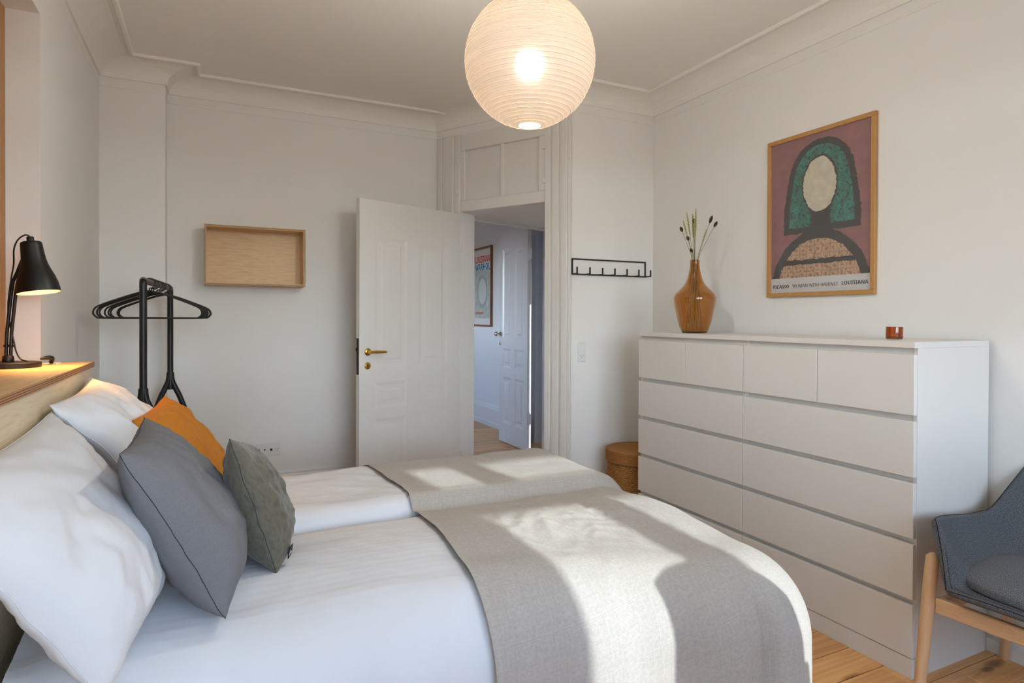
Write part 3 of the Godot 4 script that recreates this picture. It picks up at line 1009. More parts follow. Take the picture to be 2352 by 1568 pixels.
func make_lamp() -> void:
	var base := Vector3(-0.628, 1.1325, -2.70)
	var o := thing("desk_lamp", "black metal desk lamp, lit, standing on the plywood headboard shelf", "lamp", base)
	obj("base", mb().lathe([Vector2(0, 0), Vector2(0.082, 0), Vector2(0.084, 0.002), Vector2(0.084, 0.016), Vector2(0.081, 0.0185), Vector2(0, 0.0185)], 64), M.black_matte, o)
	# directions: r along the picture's right, toward the camera is -f
	var r := Vector3(0.9, 0, 0.437)
	var stem_pts := [Vector3(0, 0.018, 0) + r * -0.012, Vector3(0, 0.12, 0) + r * -0.008, Vector3(0, 0.25, 0) + r * 0.006, Vector3(0, 0.30, 0) + r * 0.014, Vector3(0, 0.335, 0) + r * 0.030, Vector3(0, 0.375, 0) + r * 0.046]
	for s in [-1.0, 1.0]:
		var p := []
		for q in stem_pts: p.append(q + r * 0.008 * s)
		obj("arm", mb().tube(p, 0.0055, 12), M.black, o)
	obj("arm_clamp", mb().tube([Vector3(0, 0.075, 0) + r * -0.026, Vector3(0, 0.075, 0) + r * 0.006], 0.0045, 8), M.black, o)
	obj("arm_socket", mb().lathe([Vector2(0, 0.015), Vector2(0.018, 0.015), Vector2(0.016, 0.04), Vector2(0, 0.042)], 20, Transform3D(Basis(), r * -0.012)), M.black, o)
	# shade
	var tilt := Basis(Vector3(-0.437, 0, 0.9).normalized(), deg_to_rad(9.0))
	var top := Vector3(0, 0.437, 0) + r * 0.068
	var sx := Transform3D(tilt, top)
	var outer := [Vector2(0.0635, -0.178), Vector2(0.063, -0.165), Vector2(0.060, -0.145), Vector2(0.054, -0.122), Vector2(0.046, -0.100), Vector2(0.0395, -0.080), Vector2(0.0355, -0.060), Vector2(0.0335, -0.035), Vector2(0.032, -0.010), Vector2(0.031, -0.003), Vector2(0.028, 0.0), Vector2(0.0, 0.0)]
	obj("lamp_shade", mb().lathe(outer, 64, sx), M.black, o)
	var inner := []
	for q in outer: inner.append(Vector2(maxf(0.0, q.x - 0.0015), q.y - (0.0 if q.x > 0.062 else 0.0015)))
	inner.reverse()
	obj("reflector", mb().lathe(inner, 64, sx), M.reflector, o)
	obj("socket_cap", mb().lathe([Vector2(0.011, 0.0), Vector2(0.011, 0.016), Vector2(0.008, 0.019), Vector2(0, 0.019)], 20, sx), M.black, o)
	var bc := sx * Vector3(0, -0.125, 0)
	obj("light_bulb", mb().lathe([Vector2(0, -0.045), Vector2(0.02, -0.04), Vector2(0.030, -0.022), Vector2(0.033, 0.0), Vector2(0.028, 0.022), Vector2(0.016, 0.05), Vector2(0.013, 0.07), Vector2(0, 0.07)], 32, Transform3D(tilt, bc)), M.bulb_desk, o)
	# flex from the cap along the arm to the base and a loop behind it
	var c := [sx * Vector3(0, 0.018, 0), sx * Vector3(-0.012, 0.026, 0), sx * Vector3(-0.034, 0.012, 0), sx * Vector3(-0.05, -0.02, 0), Vector3(0, 0.36, 0) + r * 0.008, Vector3(0, 0.30, 0) + r * -0.002, Vector3(0, 0.20, 0) + r * -0.012, Vector3(0, 0.09, 0) + r * 0.008, Vector3(0, 0.05, 0) + r * 0.018, Vector3(0, 0.028, 0) + r * 0.034, Vector3(0, 0.022, 0) + r * 0.055]
	obj("flex", mb().tube(smooth(c, 5), 0.0025, 8), M.black, o)
	var l := SpotLight3D.new()
	l.name = "desk_lamp_light"
	l.light_color = Color(1.0, 0.72, 0.40)
	l.light_energy = 0.34  # desk
	l.spot_angle = 62.0
	l.spot_range = 8.0
	l.spot_attenuation = 2.0
	l.light_size = 0.03
	l.shadow_enabled = true
	o.add_child(l)
	l.transform = Transform3D(tilt * Basis(Vector3.RIGHT, -PI / 2), sx * Vector3(0, -0.17, 0))
	# plug and flex lying by the base
	var p := obj("plug", mb().tube(smooth([Vector3(-0.565, 1.155, -2.79), Vector3(-0.55, 1.158, -2.80), Vector3(-0.535, 1.156, -2.815), Vector3(-0.54, 1.140, -2.83)], 4), [0.004, 0.005, 0.006, 0.007, 0.008, 0.008, 0.008, 0.008, 0.008, 0.008, 0.006, 0.005, 0.004], 10), M.black)
	tag(p, "black plug on the end of a flex lying behind the desk lamp base", "plug")
	var pad := obj("grommet", mb().lathe([Vector2(0, 0), Vector2(0.030, 0), Vector2(0.031, 0.002), Vector2(0.029, 0.004), Vector2(0.0, 0.004)], 40, Transform3D(Basis(), Vector3(-0.545, 1.132, -2.86))), M.plastic)
	tag(pad, "flat round white cap in the plywood shelf beside the lamp base", "cap")

func smooth(p: Array, k: int) -> Array:
	var out := []
	for i in p.size() - 1:
		var a: Vector3 = p[maxi(i - 1, 0)]
		var b: Vector3 = p[i]
		var c: Vector3 = p[i + 1]
		var d: Vector3 = p[mini(i + 2, p.size() - 1)]
		for j in k - 1:
			out.append(b.cubic_interpolate(c, a, d, float(j) / (k - 1)))
	out.append(p[-1])
	return out

# ------------------------------------------------------------------ clothes rack
func make_rack() -> void:
	var zn := -3.30
	var zf := -4.19
	var Y := 1.478
	var o := thing("clothes_rack", "black tubular clothes rack with forked legs between the bed and the back wall", "rack", Vector3(-0.25, 0, zn))
	var xs := [-0.034, 0.028]
	var zz := [0.0, zf - zn]
	for i in 2:
		var x: float = xs[i]
		var z: float = zz[i]
		obj("post", mb().tube(smooth([Vector3(x, 0.88, z), Vector3(x, 1.1, z), Vector3(x, 1.35, z), Vector3(x, 1.452, z), Vector3(x, 1.472, z + (-0.006 if i == 0 else 0.006)), Vector3(x * 0.999, 1.479, z + (-0.03 if i == 0 else 0.03))], 5), 0.0158, 18), M.black, o)
		# fork: two legs that part below the post, with a web between them at the top
		for s in [-1.0, 1.0]:
			obj("leg", mb().tube(smooth([Vector3(x + s * 0.004, 0.98, z), Vector3(x + s * 0.010, 0.93, z), Vector3(x + s * 0.030, 0.88, z), Vector3(x + s * 0.062, 0.80, z), Vector3(x + s * 0.15, 0.52, z), Vector3(x + s * 0.27, 0.02, z), Vector3(x + s * 0.272, 0.0, z)], 6), 0.0155, 14), M.black, o)
	obj("rail", mb().tube([Vector3(xs[0], Y, 0.0), Vector3(xs[1], Y, zf - zn)], 0.0155, 18), M.barmetal, o)
	# hangers
	var proto: Node3D = null
	var labels := ["nearest to the bed", "second from the bed", "third from the bed", "fourth from the bed", "fifth from the bed", "sixth from the bed", "seventh from the bed", "nearest to the back wall"]
	var pos := [-3.47, -3.53, -3.59, -3.70, -3.77, -3.83, -3.98, -4.03]
	for i in 8:
		var h: Node3D
		var lab: String = "slim black clothes hanger on the rack rail, " + labels[i]
		if proto == null:
			proto = thing("clothes_hanger", lab, "hanger", Vector3.ZERO, "black hangers on the rack")
			h = proto
			var body := [Vector3(0, -0.040, 0), Vector3(0.05, -0.052, 0), Vector3(0.13, -0.082, 0), Vector3(0.20, -0.112, 0), Vector3(0.222, -0.128, 0), Vector3(0.228, -0.150, 0), Vector3(0.214, -0.168, 0), Vector3(0.19, -0.172, 0), Vector3(0, -0.172, 0)]
			var loop := body.duplicate()
			for k in range(body.size() - 2, 0, -1):
				loop.append(Vector3(-body[k].x, body[k].y, 0))
			loop.append(loop[0])
			var round := smooth(loop, 5)
			round.pop_back()
			obj("shoulder_bar", mb().tube(round, 0.0043, 8, true), M.black_matte, h)
			var hook := [Vector3(0, -0.040, 0), Vector3(0.0, -0.028, 0)]
			for k in 12:
				var a := -PI * 0.5 + PI * 1.28 * k / 11.0
				hook.append(Vector3(0.0245 * cos(a), -0.003 + 0.0245 * sin(a), 0))
			obj("hook", mb().tube(hook, 0.0028, 8), M.black, h)
		else:
			h = proto.duplicate()
			h.name = numbered("clothes_hanger")
			add_child(h)
			tag(h, lab, "hanger", "black hangers on the rack")
		var t: float = (pos[i] - zn) / (zf - zn)
		h.position = Vector3(-0.25 + lerpf(xs[0], xs[1], t), Y - 0.0014, pos[i])
		h.rotation.y = [0.05, -0.04, 0.03, 0.06, -0.02, 0.04, -0.03, 0.02][i]

# ------------------------------------------------------------------ things on the walls
func make_wall_things() -> void:
	# open plywood box
	var o := thing("wall_box_shelf", "open plywood box shelf mounted on the back wall", "shelf", Vector3(-0.043, 1.515, ZB))
	var W := 0.606
	var H := 0.378
	var D := 0.18
	var t := 0.013
	obj("back_panel", mb(0).box(Vector3(t, t, 0.001), Vector3(W - t, H - t, 0.012), 0.0), M.birch, o)
	obj("top_panel", mb(0).box(Vector3(0, H - t, 0.001), Vector3(W, H, D), 0.001), M.birch, o)
	obj("bottom_panel", mb(0).box(Vector3(0, 0, 0.001), Vector3(W, t, D), 0.001), M.birch, o)
	obj("side_panel", mb(1).box(Vector3(0, t, 0.001), Vector3(t, H - t, D), 0.001), M.birch, o)
	obj("side_panel", mb(1).box(Vector3(W - t, t, 0.001), Vector3(W, H - t, D), 0.001), M.birch, o)
	var ed := mb(0)
	for y in [0.0015, 0.0065, H - 0.009, H - 0.004]:
		ed.box(Vector3(0, y, D), Vector3(W, y + 0.0025, D + 0.0006), 0.0)
	for x in [0.0015, 0.0065, W - 0.009, W - 0.004]:
		ed.box(Vector3(x, t, D), Vector3(x + 0.0025, H - t, D + 0.0006), 0.0)
	var el := obj("ply_edge", ed, M.ply_dark, o)
	el.set_meta("label", "dark glue lines of the plywood edge")
	# outlets on the back wall: one plate with four inserts
	var s := thing("wall_outlet", "white wall plate with antenna, data and power outlets low on the back wall", "outlet", Vector3(0.268, 0.368, ZB))
	obj("plate", mb().box(Vector3(0, 0, 0), Vector3(0.155, 0.088, 0.008), 0.002), M.plastic, s)
	for i in 4:
		obj("insert", mb().box(Vector3(0.006 + i * 0.036, 0.008, 0.008), Vector3(0.0405 + i * 0.036, 0.08, 0.0105), 0.001), M.plastic, s)
	for x in [0.02, 0.054]:
		obj("antenna_socket", mb().lathe([Vector2(0, 0), Vector2(0.0055, 0), Vector2(0.0055, 0.002), Vector2(0.003, 0.004), Vector2(0, 0.004)], 16, Transform3D(Basis(Vector3.RIGHT, PI / 2), Vector3(x, 0.044, 0.0105))), M.dark, s)
	obj("data_port", mb().box(Vector3(0.088, 0.034, 0.0105), Vector3(0.103, 0.049, 0.0112), 0.0), M.dark, s)
	socket_face(s, Vector3(0.132, 0.042, 0.0105))
	# switch and outlet on the hook wall
	var q := thing("wall_outlet", "white upright switch and power outlet plate below the black hook rail", "outlet", Vector3(2.172, 1.022, ZH))
	obj("plate", mb().box(Vector3(0, 0, 0), Vector3(0.06, 0.132, 0.008), 0.002), M.plastic, q)
	obj("switch_rocker", mb().box(Vector3(0.008, 0.070, 0.008), Vector3(0.052, 0.124, 0.0125), 0.002), M.plastic, q)
	obj("insert", mb().box(Vector3(0.008, 0.008, 0.008), Vector3(0.052, 0.066, 0.0105), 0.001), M.plastic, q)
	socket_face(q, Vector3(0.03, 0.037, 0.0105))
	# hook rail
	var k := thing("hook_rail", "black metal hook rail with seven hooks on the short wall beside the door", "hook rail", Vector3(2.121, 1.597, ZH))
	var w := 0.601
	var hh := 0.108
	var e := 0.0085
	obj("frame", mb().box(Vector3(0, 0, 0.002), Vector3(w, e, 0.0105), 0.001).box(Vector3(0, hh - e, 0.002), Vector3(w, hh, 0.0105), 0.001).box(Vector3(0, 0, 0.002), Vector3(e, hh, 0.0105), 0.001).box(Vector3(w - e, 0, 0.002), Vector3(w, hh, 0.0105), 0.001), M.black, k)
	var hk := mb().box(Vector3(-e * 0.5, 0, 0.006), Vector3(e * 0.5, e, 0.07), 0.001).box(Vector3(-e * 0.5, 0, 0.07 - e), Vector3(e * 0.5, 0.047, 0.07), 0.001).mesh()
	for i in 7:
		obj("hook", hk, M.black, k, Transform3D(Basis(), Vector3(e * 0.5 + (w - e) * i / 6.0, 0, 0)))
	# framed poster on the right wall
	var p := thing("framed_poster", "large oak framed art poster in rose, green and black above the white chests", "poster", Vector3(XR, 1.430, -1.849))
	# local: x along -z of the world (picture's left), built in world directions instead
	var PW := 0.621
	var PH := 0.852
	var fw := 0.022
	var fd := 0.022
	obj("frame_rail", mb(2).box(Vector3(-fd, PH - fw, -PW), Vector3(-0.001, PH, 0), 0.002), M.oak, p)
	obj("frame_rail", mb(2).box(Vector3(-fd, 0, -PW), Vector3(-0.001, fw, 0), 0.002), M.oak, p)
	obj("frame_stile", mb(1).box(Vector3(-fd, fw, -PW), Vector3(-0.001, PH - fw, -PW + fw), 0.002), M.oak, p)
	obj("frame_stile", mb(1).box(Vector3(-fd, fw, -fw), Vector3(-0.001, PH - fw, 0), 0.002), M.oak, p)
	var px := -0.008
	var cap := 0.078
	var art := mb()
	art.grid(1, 1, func(a, b): return Vector3(px, lerpf(fw + cap, PH - fw, b), lerpf(-PW + fw, -fw, a)))
	for i in 4: art.uv[i].y = 1.0 - art.uv[i].y
	var am := mat(Color.WHITE, 0.75)
	am.albedo_texture = art_image()
	am.texture_repeat = false
	obj("print", fix_front(art, Vector3(-1, 0, 0)), am, p)
	obj("caption_strip", mb().box(Vector3(px - 0.0002, fw, -PW + fw), Vector3(px + 0.004, fw + cap, -fw), 0.0), M.paper_white, p)
	var face := Basis(Vector3(0, 0, 1), Vector3.UP, Vector3(-1, 0, 0))
	words(p, "PICASSO", 700, M.ink, face, Vector3(px - 0.0006, fw + 0.024, -PW + fw + 0.014), 0.0, 0.102)
	words(p, "WOMAN WITH HAIRNET", 500, M.ink_brown, face, Vector3(px - 0.0006, fw + 0.026, -PW + fw + 0.138), 0.0, 0.268)
	words(p, "LOUISIANA", 700, M.ink, face, Vector3(px - 0.0006, fw + 0.028, -PW + fw + 0.425), 0.0, 0.136)
	obj("glass_pane", mb().box(Vector3(-0.0145, fw, -PW + fw), Vector3(-0.0125, PH - fw, -fw), 0.0), M.pane, p)
	# poster in the hall
	var HW := 0.60
	var HH := 0.985
	var g := thing("framed_poster", "narrow looking framed poster with red and blue lettering on the hall wall beyond the door", "poster", Vector3(3.05, 1.205, -6.81))
	obj("frame_rail", mb(2).box(Vector3(-0.03, HH - 0.022, -HW), Vector3(-0.001, HH, 0), 0.002), M.walnut, g)
	obj("frame_rail", mb(2).box(Vector3(-0.03, 0, -HW), Vector3(-0.001, 0.022, 0), 0.002), M.walnut, g)
	obj("frame_stile", mb(1).box(Vector3(-0.03, 0.022, -HW), Vector3(-0.001, HH - 0.022, -HW + 0.022), 0.002), M.walnut, g)
	obj("frame_stile", mb(1).box(Vector3(-0.03, 0.022, -0.022), Vector3(-0.001, HH - 0.022, 0), 0.002), M.walnut, g)
	obj("sheet", mb().box(Vector3(-0.010, 0.022, -HW + 0.022), Vector3(-0.004, HH - 0.022, -0.022), 0.0), M.paper_white, g)
	var pr := mb()
	pr.grid(1, 1, func(a, b): return Vector3(-0.0108, lerpf(0.10, 0.70, b), lerpf(-HW + 0.07, -0.06, a)))
	for i in 4: pr.uv[i].y = 1.0 - pr.uv[i].y
	var hm := mat(Color.WHITE, 0.8)
	hm.albedo_texture = hall_image()
	hm.texture_repeat = false
	obj("print", fix_front(pr, Vector3(-1, 0, 0)), hm, g)
	words(g, "LOUISIANA", 700, M.ink_red, face, Vector3(-0.0112, 0.795, -HW + 0.075), 0.085, 0.46)
	words(g, "WARHOL", 700, M.ink_blue, face, Vector3(-0.0112, 0.70, -HW + 0.075), 0.085, 0.46)

func fix_front(b: MB, nn: Vector3) -> MB:
	if b.n[0].dot(nn) < 0.0:
		for i in b.n.size(): b.n[i] = -b.n[i]
		for i in range(0, b.ix.size(), 3):
			var t := b.ix[i]
			b.ix[i] = b.ix[i + 1]
			b.ix[i + 1] = t
	return b

func socket_face(o: Node3D, c: Vector3) -> void:
	var f := mb()
	f.lathe([Vector2(0.014, 0), Vector2(0.0155, 0.001), Vector2(0.0165, 0.0)], 24, Transform3D(Basis(Vector3.RIGHT, PI / 2), c))
	obj("socket_ring", f, M.plastic, o)
	for q in [Vector2(-0.008, 0.004), Vector2(0.008, 0.004), Vector2(0, -0.008)]:
		obj("socket_hole", mb().lathe([Vector2(0, 0), Vector2(0.0026, 0), Vector2(0.0026, 0.0006), Vector2(0, 0.0006)], 10, Transform3D(Basis(Vector3.RIGHT, PI / 2), c + Vector3(q.x, q.y, 0))), M.dark, o)

func words(parent: Node3D, text: String, weight: int, m: Material, face: Basis, at: Vector3, height: float, width: float) -> void:
	var t := TextMesh.new()
	var f := SystemFont.new()
	f.font_names = PackedStringArray(["Droid Sans"])
	f.font_weight = weight
	t.font = f
	t.font_size = 64
	t.pixel_size = 0.001
	t.depth = 0.0008
	t.curve_step = 2.0
	t.text = text
	t.horizontal_alignment = HORIZONTAL_ALIGNMENT_LEFT
	t.vertical_alignment = VERTICAL_ALIGNMENT_BOTTOM
	var box := t.get_aabb()
	var sx := width / maxf(box.size.x, 0.001)
	var sy := height / maxf(box.size.y, 0.001) if height > 0.0 else sx
	var o := MeshInstance3D.new()
	o.name = "lettering"
	o.mesh = t
	o.material_override = m
	parent.add_child(o, true)
	var b := Basis(face.x * sx, face.y * sy, face.z)
	o.transform = Transform3D(b, at - b * Vector3(box.position.x, box.position.y, 0))

# a plain abstract print: green arch with black outline and a cream oval on rose, a sand-coloured chequered base
func art_image() -> ImageTexture:
	var W := 384
	var H := 496
	var im := Image.create(W, H, false, Image.FORMAT_RGB8)
	var f := FastNoiseLite.new()
	f.seed = 77
	f.frequency = 0.02
	f.fractal_octaves = 4
	var rose := Color(0.56, 0.34, 0.34)
	var green := Color(0.07, 0.44, 0.38)
	var ink := Color(0.115, 0.085, 0.08)
	var cream := Color(0.80, 0.76, 0.67)
	var sand := Color(0.74, 0.60, 0.47)
	for yy in H:
		for xx in W:
			var n1 := f.get_noise_2d(xx, yy)
			var n2 := f.get_noise_2d(xx * 3.0 + 400.0, yy * 3.0)
			var x := (xx + 5.0 * n2) / W
			var y := (yy + 5.0 * n1) / H * 1.29
			var c := rose * (1.0 + 0.12 * n1)
			# arch: circle on top of a flaring body
			var hw := 0.29 + 0.07 * sstep(0.2, 0.75, y)
			var dx := absf(x - 0.52)
			var arch := maxf(dx - hw, 0.0) if y > 0.36 else sqrt(dx * dx + (y - 0.36) * (y - 0.36)) - hw
			if y > 0.36: arch = dx - hw
			arch = maxf(arch, y - 0.86)
			if arch < 0.022: c = ink * (1.0 + 0.3 * n2)
			if arch < -0.035:
				c = green * (1.0 + 0.35 * n1)
				if n2 > 0.28 or absf(sin(x * 60.0 + 3.0 * n1)) < 0.10: c = c * 0.45
			# dark column below the oval, then the oval
			if dx < 0.10 and y > 0.6 and y < 0.95: c = ink * (1.0 + 0.3 * n1)
			var ov := pow((x - 0.51) / 0.165, 2.0) + pow((y - 0.46) / 0.245, 2.0)
			if ov < 1.18: c = ink
			if ov < 1.0: c = cream * (1.0 + 0.08 * n1)
			# base: wide dome with squares
			var dome := pow((x - 0.5) / 0.50, 2.0) + pow((y - 1.42) / 0.56, 2.0)
			if dome < 1.0: c = ink * (1.0 + 0.5 * n1)
			if dome < 0.72:
				c = sand * (1.0 + 0.10 * n1)
				var qx := fmod(x * 13.0 + 0.3 * n1, 1.0)
				var qy := fmod(y * 13.0 + 0.3 * n2, 1.0)
				if qx < 0.09 or qy < 0.09: c = Color(0.55, 0.40, 0.28)
				elif Vector2(qx - 0.55, qy - 0.55).length() < 0.2 + 0.12 * n2: c = Color(0.62, 0.42, 0.30)
				if absf(y - 1.15) < 0.022: c = ink
			im.set_pixel(xx, yy, Color(clampf(c.r, 0, 1), clampf(c.g, 0, 1), clampf(c.b, 0, 1)))
	return ImageTexture.create_from_image(im)

# pale grey print with soft lighter and darker rounds and a red line at the bottom
func hall_image() -> ImageTexture:
	var W := 128
	var H := 160
	var im := Image.create(W, H, false, Image.FORMAT_RGB8)
	var f := FastNoiseLite.new()
	f.seed = 5
	f.frequency = 0.03
	for y in H:
		for x in W:
			var n1 := f.get_noise_2d(x, y)
			var c := Color(0.66, 0.68, 0.66) * (1.0 + 0.12 * n1)
			var d := Vector2(x - 62, (y - 70) * 0.8).length()
			if d < 34: c = Color(0.74, 0.75, 0.73)
			elif d < 44 + 10 * n1: c = Color(0.58, 0.61, 0.61)
			if y > 138 and y < 146 and x < 74: c = Color(0.72, 0.42, 0.36)
			im.set_pixel(x, y, c)
	return ImageTexture.create_from_image(im)

# ------------------------------------------------------------------ chests of drawers
func make_chest() -> void:
	var X0 := 2.289
	var L := 0.8035
	var proto: Node3D = null
	for i in 2:
		var zn := -1.374 - i * (L + 0.002)
		var lab: String = ["white chest of six drawers nearer the armchair, amber tealight glass on its top", "white chest of six drawers farther back, amber glass vase on its top"][i]
		if i == 1:
			var c := proto.duplicate()
			c.name = numbered("chest_of_drawers")
			add_child(c)
			tag(c, lab, "chest", "white chests of drawers")
			c.position = Vector3(X0, 0, zn)
			continue
		var o := thing("chest_of_drawers", lab, "chest", Vector3(X0, 0, zn), "white chests of drawers")
		proto = o
		var D := 0.478
		obj("top_panel", mb(2).box(Vector3(0, 1.207, -L), Vector3(D, 1.23, 0), 0.0015), M.chest, o)
		for z in [-0.016, -L]:
			obj("side_panel", mb(1).box(Vector3(0.020, 0, z), Vector3(D, 1.207, z + 0.016), 0.001), M.chest, o)
		obj("back_panel", mb(1).box(Vector3(D - 0.008, 0.02, -L + 0.016), Vector3(D, 1.207, -0.016), 0.0), M.chest, o)
		obj("rail", mb(2).box(Vector3(0.023, 0.02, -L + 0.016), Vector3(0.05, 1.207, -0.016), 0.0), M.groove, o)
		obj("plinth", mb(2).box(Vector3(0.002, 0.0, -L + 0.001), Vector3(0.018, 0.073, -0.001), 0.001), M.chest, o)
		var rows := [[0.962, 1.183], [0.736, 0.940], [0.5135, 0.7145], [0.2905, 0.492], [0.0765, 0.269]]
		for r in rows.size():
			var y0: float = rows[r][0]
			var y1: float = rows[r][1]
			var spans := [[-L + 0.0005, -L * 0.5 - 0.0012], [-L * 0.5 + 0.0012, -0.0005]] if r == 0 else [[-L + 0.0005, -0.0005]]
			for s in spans:
				obj("drawer", mb(2).box(Vector3(0, y0, s[0]), Vector3(0.0185, y1, s[1]), 0.0015), M.chest, o)
	# glass vase with dried grasses
	var vc := Vector3(2.462, 1.2305, -2.70)
	var v := thing("vase", "tall amber glass bottle vase on the far chest of drawers", "vase", vc)
	var ys := [0, 12, 50, 100, 160, 240, 320, 380, 420, 460, 510, 560, 620, 680, 740, 790, 815, 828]
	var rs := [120, 140, 158, 178, 193, 210, 226, 235, 230, 205, 155, 112, 84, 67, 56, 52, 52, 54]
	var outer := [Vector2(0, 0)]
	var inner := [Vector2(0, 0.007)]
	for i in ys.size():
		var y: float = ys[i] * 0.000496
		var r: float = rs[i] * 0.000496
		outer.append(Vector2(r, y))
		inner.append(Vector2(maxf(r - 0.0028, 0.001), maxf(y, 0.007)))
	outer.append(Vector2(rs[-1] * 0.000496 - 0.0014, 0.4125))
	inner.reverse()
	var pr := outer + inner
	obj("bottle", mb().lathe(smooth2(pr, 2), 72), M.amber, v)
	# dried stems: base in the vase, tip direction, kind
	var st := [
		[Vector2(-0.073, 0.585), "seed", 0.021], [Vector2(-0.038, 0.535), "seed", 0.019], [Vector2(-0.017, 0.463), "seed", 0.017], [Vector2(-0.006, 0.632), "seed", 0.017],
		[Vector2(0.083, 0.632), "seed", 0.030], [Vector2(0.108, 0.607), "seed", 0.024],
		[Vector2(-0.060, 0.62), "wheat", 0.085], [Vector2(-0.042, 0.66), "wheat", 0.125], [Vector2(-0.014, 0.655), "wheat", 0.135], [Vector2(0.004, 0.675), "wheat", 0.150], [Vector2(0.062, 0.575), "wheat", 0.075], [Vector2(-0.002, 0.62), "wheat", 0.12],
	]
	var rgt := Vector3(0.72, 0, 0.69)
	for i in st.size():
		var tip: Vector2 = st[i][0]
		var seedy: bool = st[i][1] == "seed"
		var lab: String
		if seedy:
			lab = ["dark seed head bending far left out of the amber vase", "dark seed head low on the left of the bunch in the vase", "lowest dark seed head, just above the rim of the amber vase", "dark seed head in the middle among the pale ears", "long dark seed head leaning right above the amber vase", "dark seed head farthest right of the amber vase"][i]
		else:
			lab = ["short pale ear farthest left in the amber vase", "long pale ear left of the middle in the amber vase", "broad pale ear in the middle of the amber vase", "tallest pale ear in the amber vase", "pale ear leaning right under the long dark seed head", "pale ear behind the tallest one in the amber vase"][i - 6]
		var s := thing("dried_grass", lab, "dried flower", vc, "dried grasses in the amber vase")
		var dz: float = [0.0, 0.016, -0.012, 0.012, 0.0, 0.010, -0.016, -0.006, 0.020, -0.002, -0.012, -0.020][i]
		var top := rgt * tip.x + Vector3(0.69, 0, -0.72) * dz + Vector3(0, tip.y, 0)
		var neck := rgt * clampf(tip.x * 0.22, -0.016, 0.016) + Vector3(0.69, 0, -0.72) * (dz * 0.6) + Vector3(0, 0.41, 0)
		var foot := rgt * (-0.05 + 0.009 * i) * 0.9 + Vector3(0.69, 0, -0.72) * (i % 4 - 1.5) * 0.018 + Vector3(0, 0.012, 0)
		var path := smooth([foot, foot.lerp(neck, 0.55), neck, neck.lerp(top, 0.5) + Vector3(0, 0.01, 0), top], 5)
		obj("stem", mb().tube(path, 0.0012, 6), M.stem, s)
		var dir: Vector3 = (path[-1] - path[-3]).normalized()
		var hl: float = st[i][2]
		var xf := frame_of(dir.cross(Vector3(0.3, 0.1, 1)), dir, path[-1])
		if seedy:
			var p2 := []
			for k in 11:
				var q := k / 10.0
				p2.append(Vector2(0.0085 * pow(sin(PI * clampf(q, 0.0, 1.0)), 0.7) + (0.0009 if k % 2 else 0.0), hl * 1.6 * (q - 0.35)))
			obj("seed_head", mb().lathe(p2, 14, xf), M.seedhead, s)
		else:
			var b := mb()
			var m := int(hl / 0.006)
			for k in m:
				var q := float(k) / m
				var wd := 0.0065 * pow(sin(PI * (0.12 + 0.86 * q)), 0.6)
				for sg in [-1.0, 1.0]:
					var c0 := xf * Vector3(sg * wd * 0.25, hl * (q - 0.85), 0)
					var c1 := xf * Vector3(sg * wd, hl * (q - 0.85) + 0.010, 0.002 * (k % 3 - 1))
					b.tube([c0, c0.lerp(c1, 0.5) + (c1 - c0) * 0.05, c1], [0.0012, 0.0027, 0.0007], 5)
			b.tube([xf * Vector3(0, -hl * 0.85, 0), xf * Vector3(0, hl * 0.15, 0)], [0.003, 0.0015], 6)
			obj("ear", b, M.wheat, s)
	# tealight glass
	var cup := thing("tealight_glass", "small amber tealight glass near the corner of the white chest", "candle holder", Vector3(2.535, 1.2305, -1.605))
	obj("glass", mb().lathe([Vector2(0, 0), Vector2(0.028, 0), Vector2(0.0305, 0.003), Vector2(0.031, 0.008), Vector2(0.031, 0.05), Vector2(0.0295, 0.051), Vector2(0.0282, 0.05), Vector2(0.0275, 0.01), Vector2(0.025, 0.006), Vector2(0, 0.006)], 48), M.amber_dark, cup)

func smooth2(p: Array, k: int) -> Array:
	var out := []
	for i in p.size() - 1:
		var a: Vector2 = p[maxi(i - 1, 0)]
		var d: Vector2 = p[mini(i + 2, p.size() - 1)]
		for j in k:
			var q: Vector2 = p[i].cubic_interpolate(p[i + 1], a, d, float(j) / k)
			out.append(Vector2(maxf(q.x, 0.0), maxf(q.y, 0.0)))
	out.append(p[-1])
	return out

func make_basket() -> void:
	var o := thing("basket", "round lidded woven basket in the corner behind the far chest", "basket", Vector3(2.475, 0, -3.225))
	var pr := []
	var rows := 34
	for i in rows * 4 + 1:
		var t := float(i) / (rows * 4)
		var y := t * 0.40
		var r := 0.186 + 0.014 * sin(t * PI)
		pr.append(Vector2(r + 0.006 * absf(sin(t * rows * PI)), y))
	obj("basket_body", weave(pr, 0.0032), M.rattan, o)
	var lid := []
	for i in 41:
		var t := i / 40.0
		lid.append(Vector2(0.203 + 0.003 * absf(sin(t * 6.0 * PI)), 0.40 + t * 0.075))
	for i in 70:
		var t := i / 69.0
		lid.append(Vector2((1.0 - t) * 0.2, 0.475 + 0.008 * sqrt(t) + 0.0025 * absf(sin(t * 17.0 * PI))))
	obj("lid", weave(lid, 0.0026), M.rattan, o)

func weave(pr: Array, amp: float) -> MB:
	var k := pr.size() - 1
	return mb().grid(300, k, func(a, b):
		var j := int(round(b * k))
		var q: Vector2 = pr[j]
		var r := q.x + (amp * sin(a * TAU * 75.0 + (PI if (j / 4) % 2 else 0.0)) if q.x > 0.03 else 0.0)
		return Vector3(cos(a * TAU) * r, q.y, -sin(a * TAU) * r), Vector2(1, 1), true)

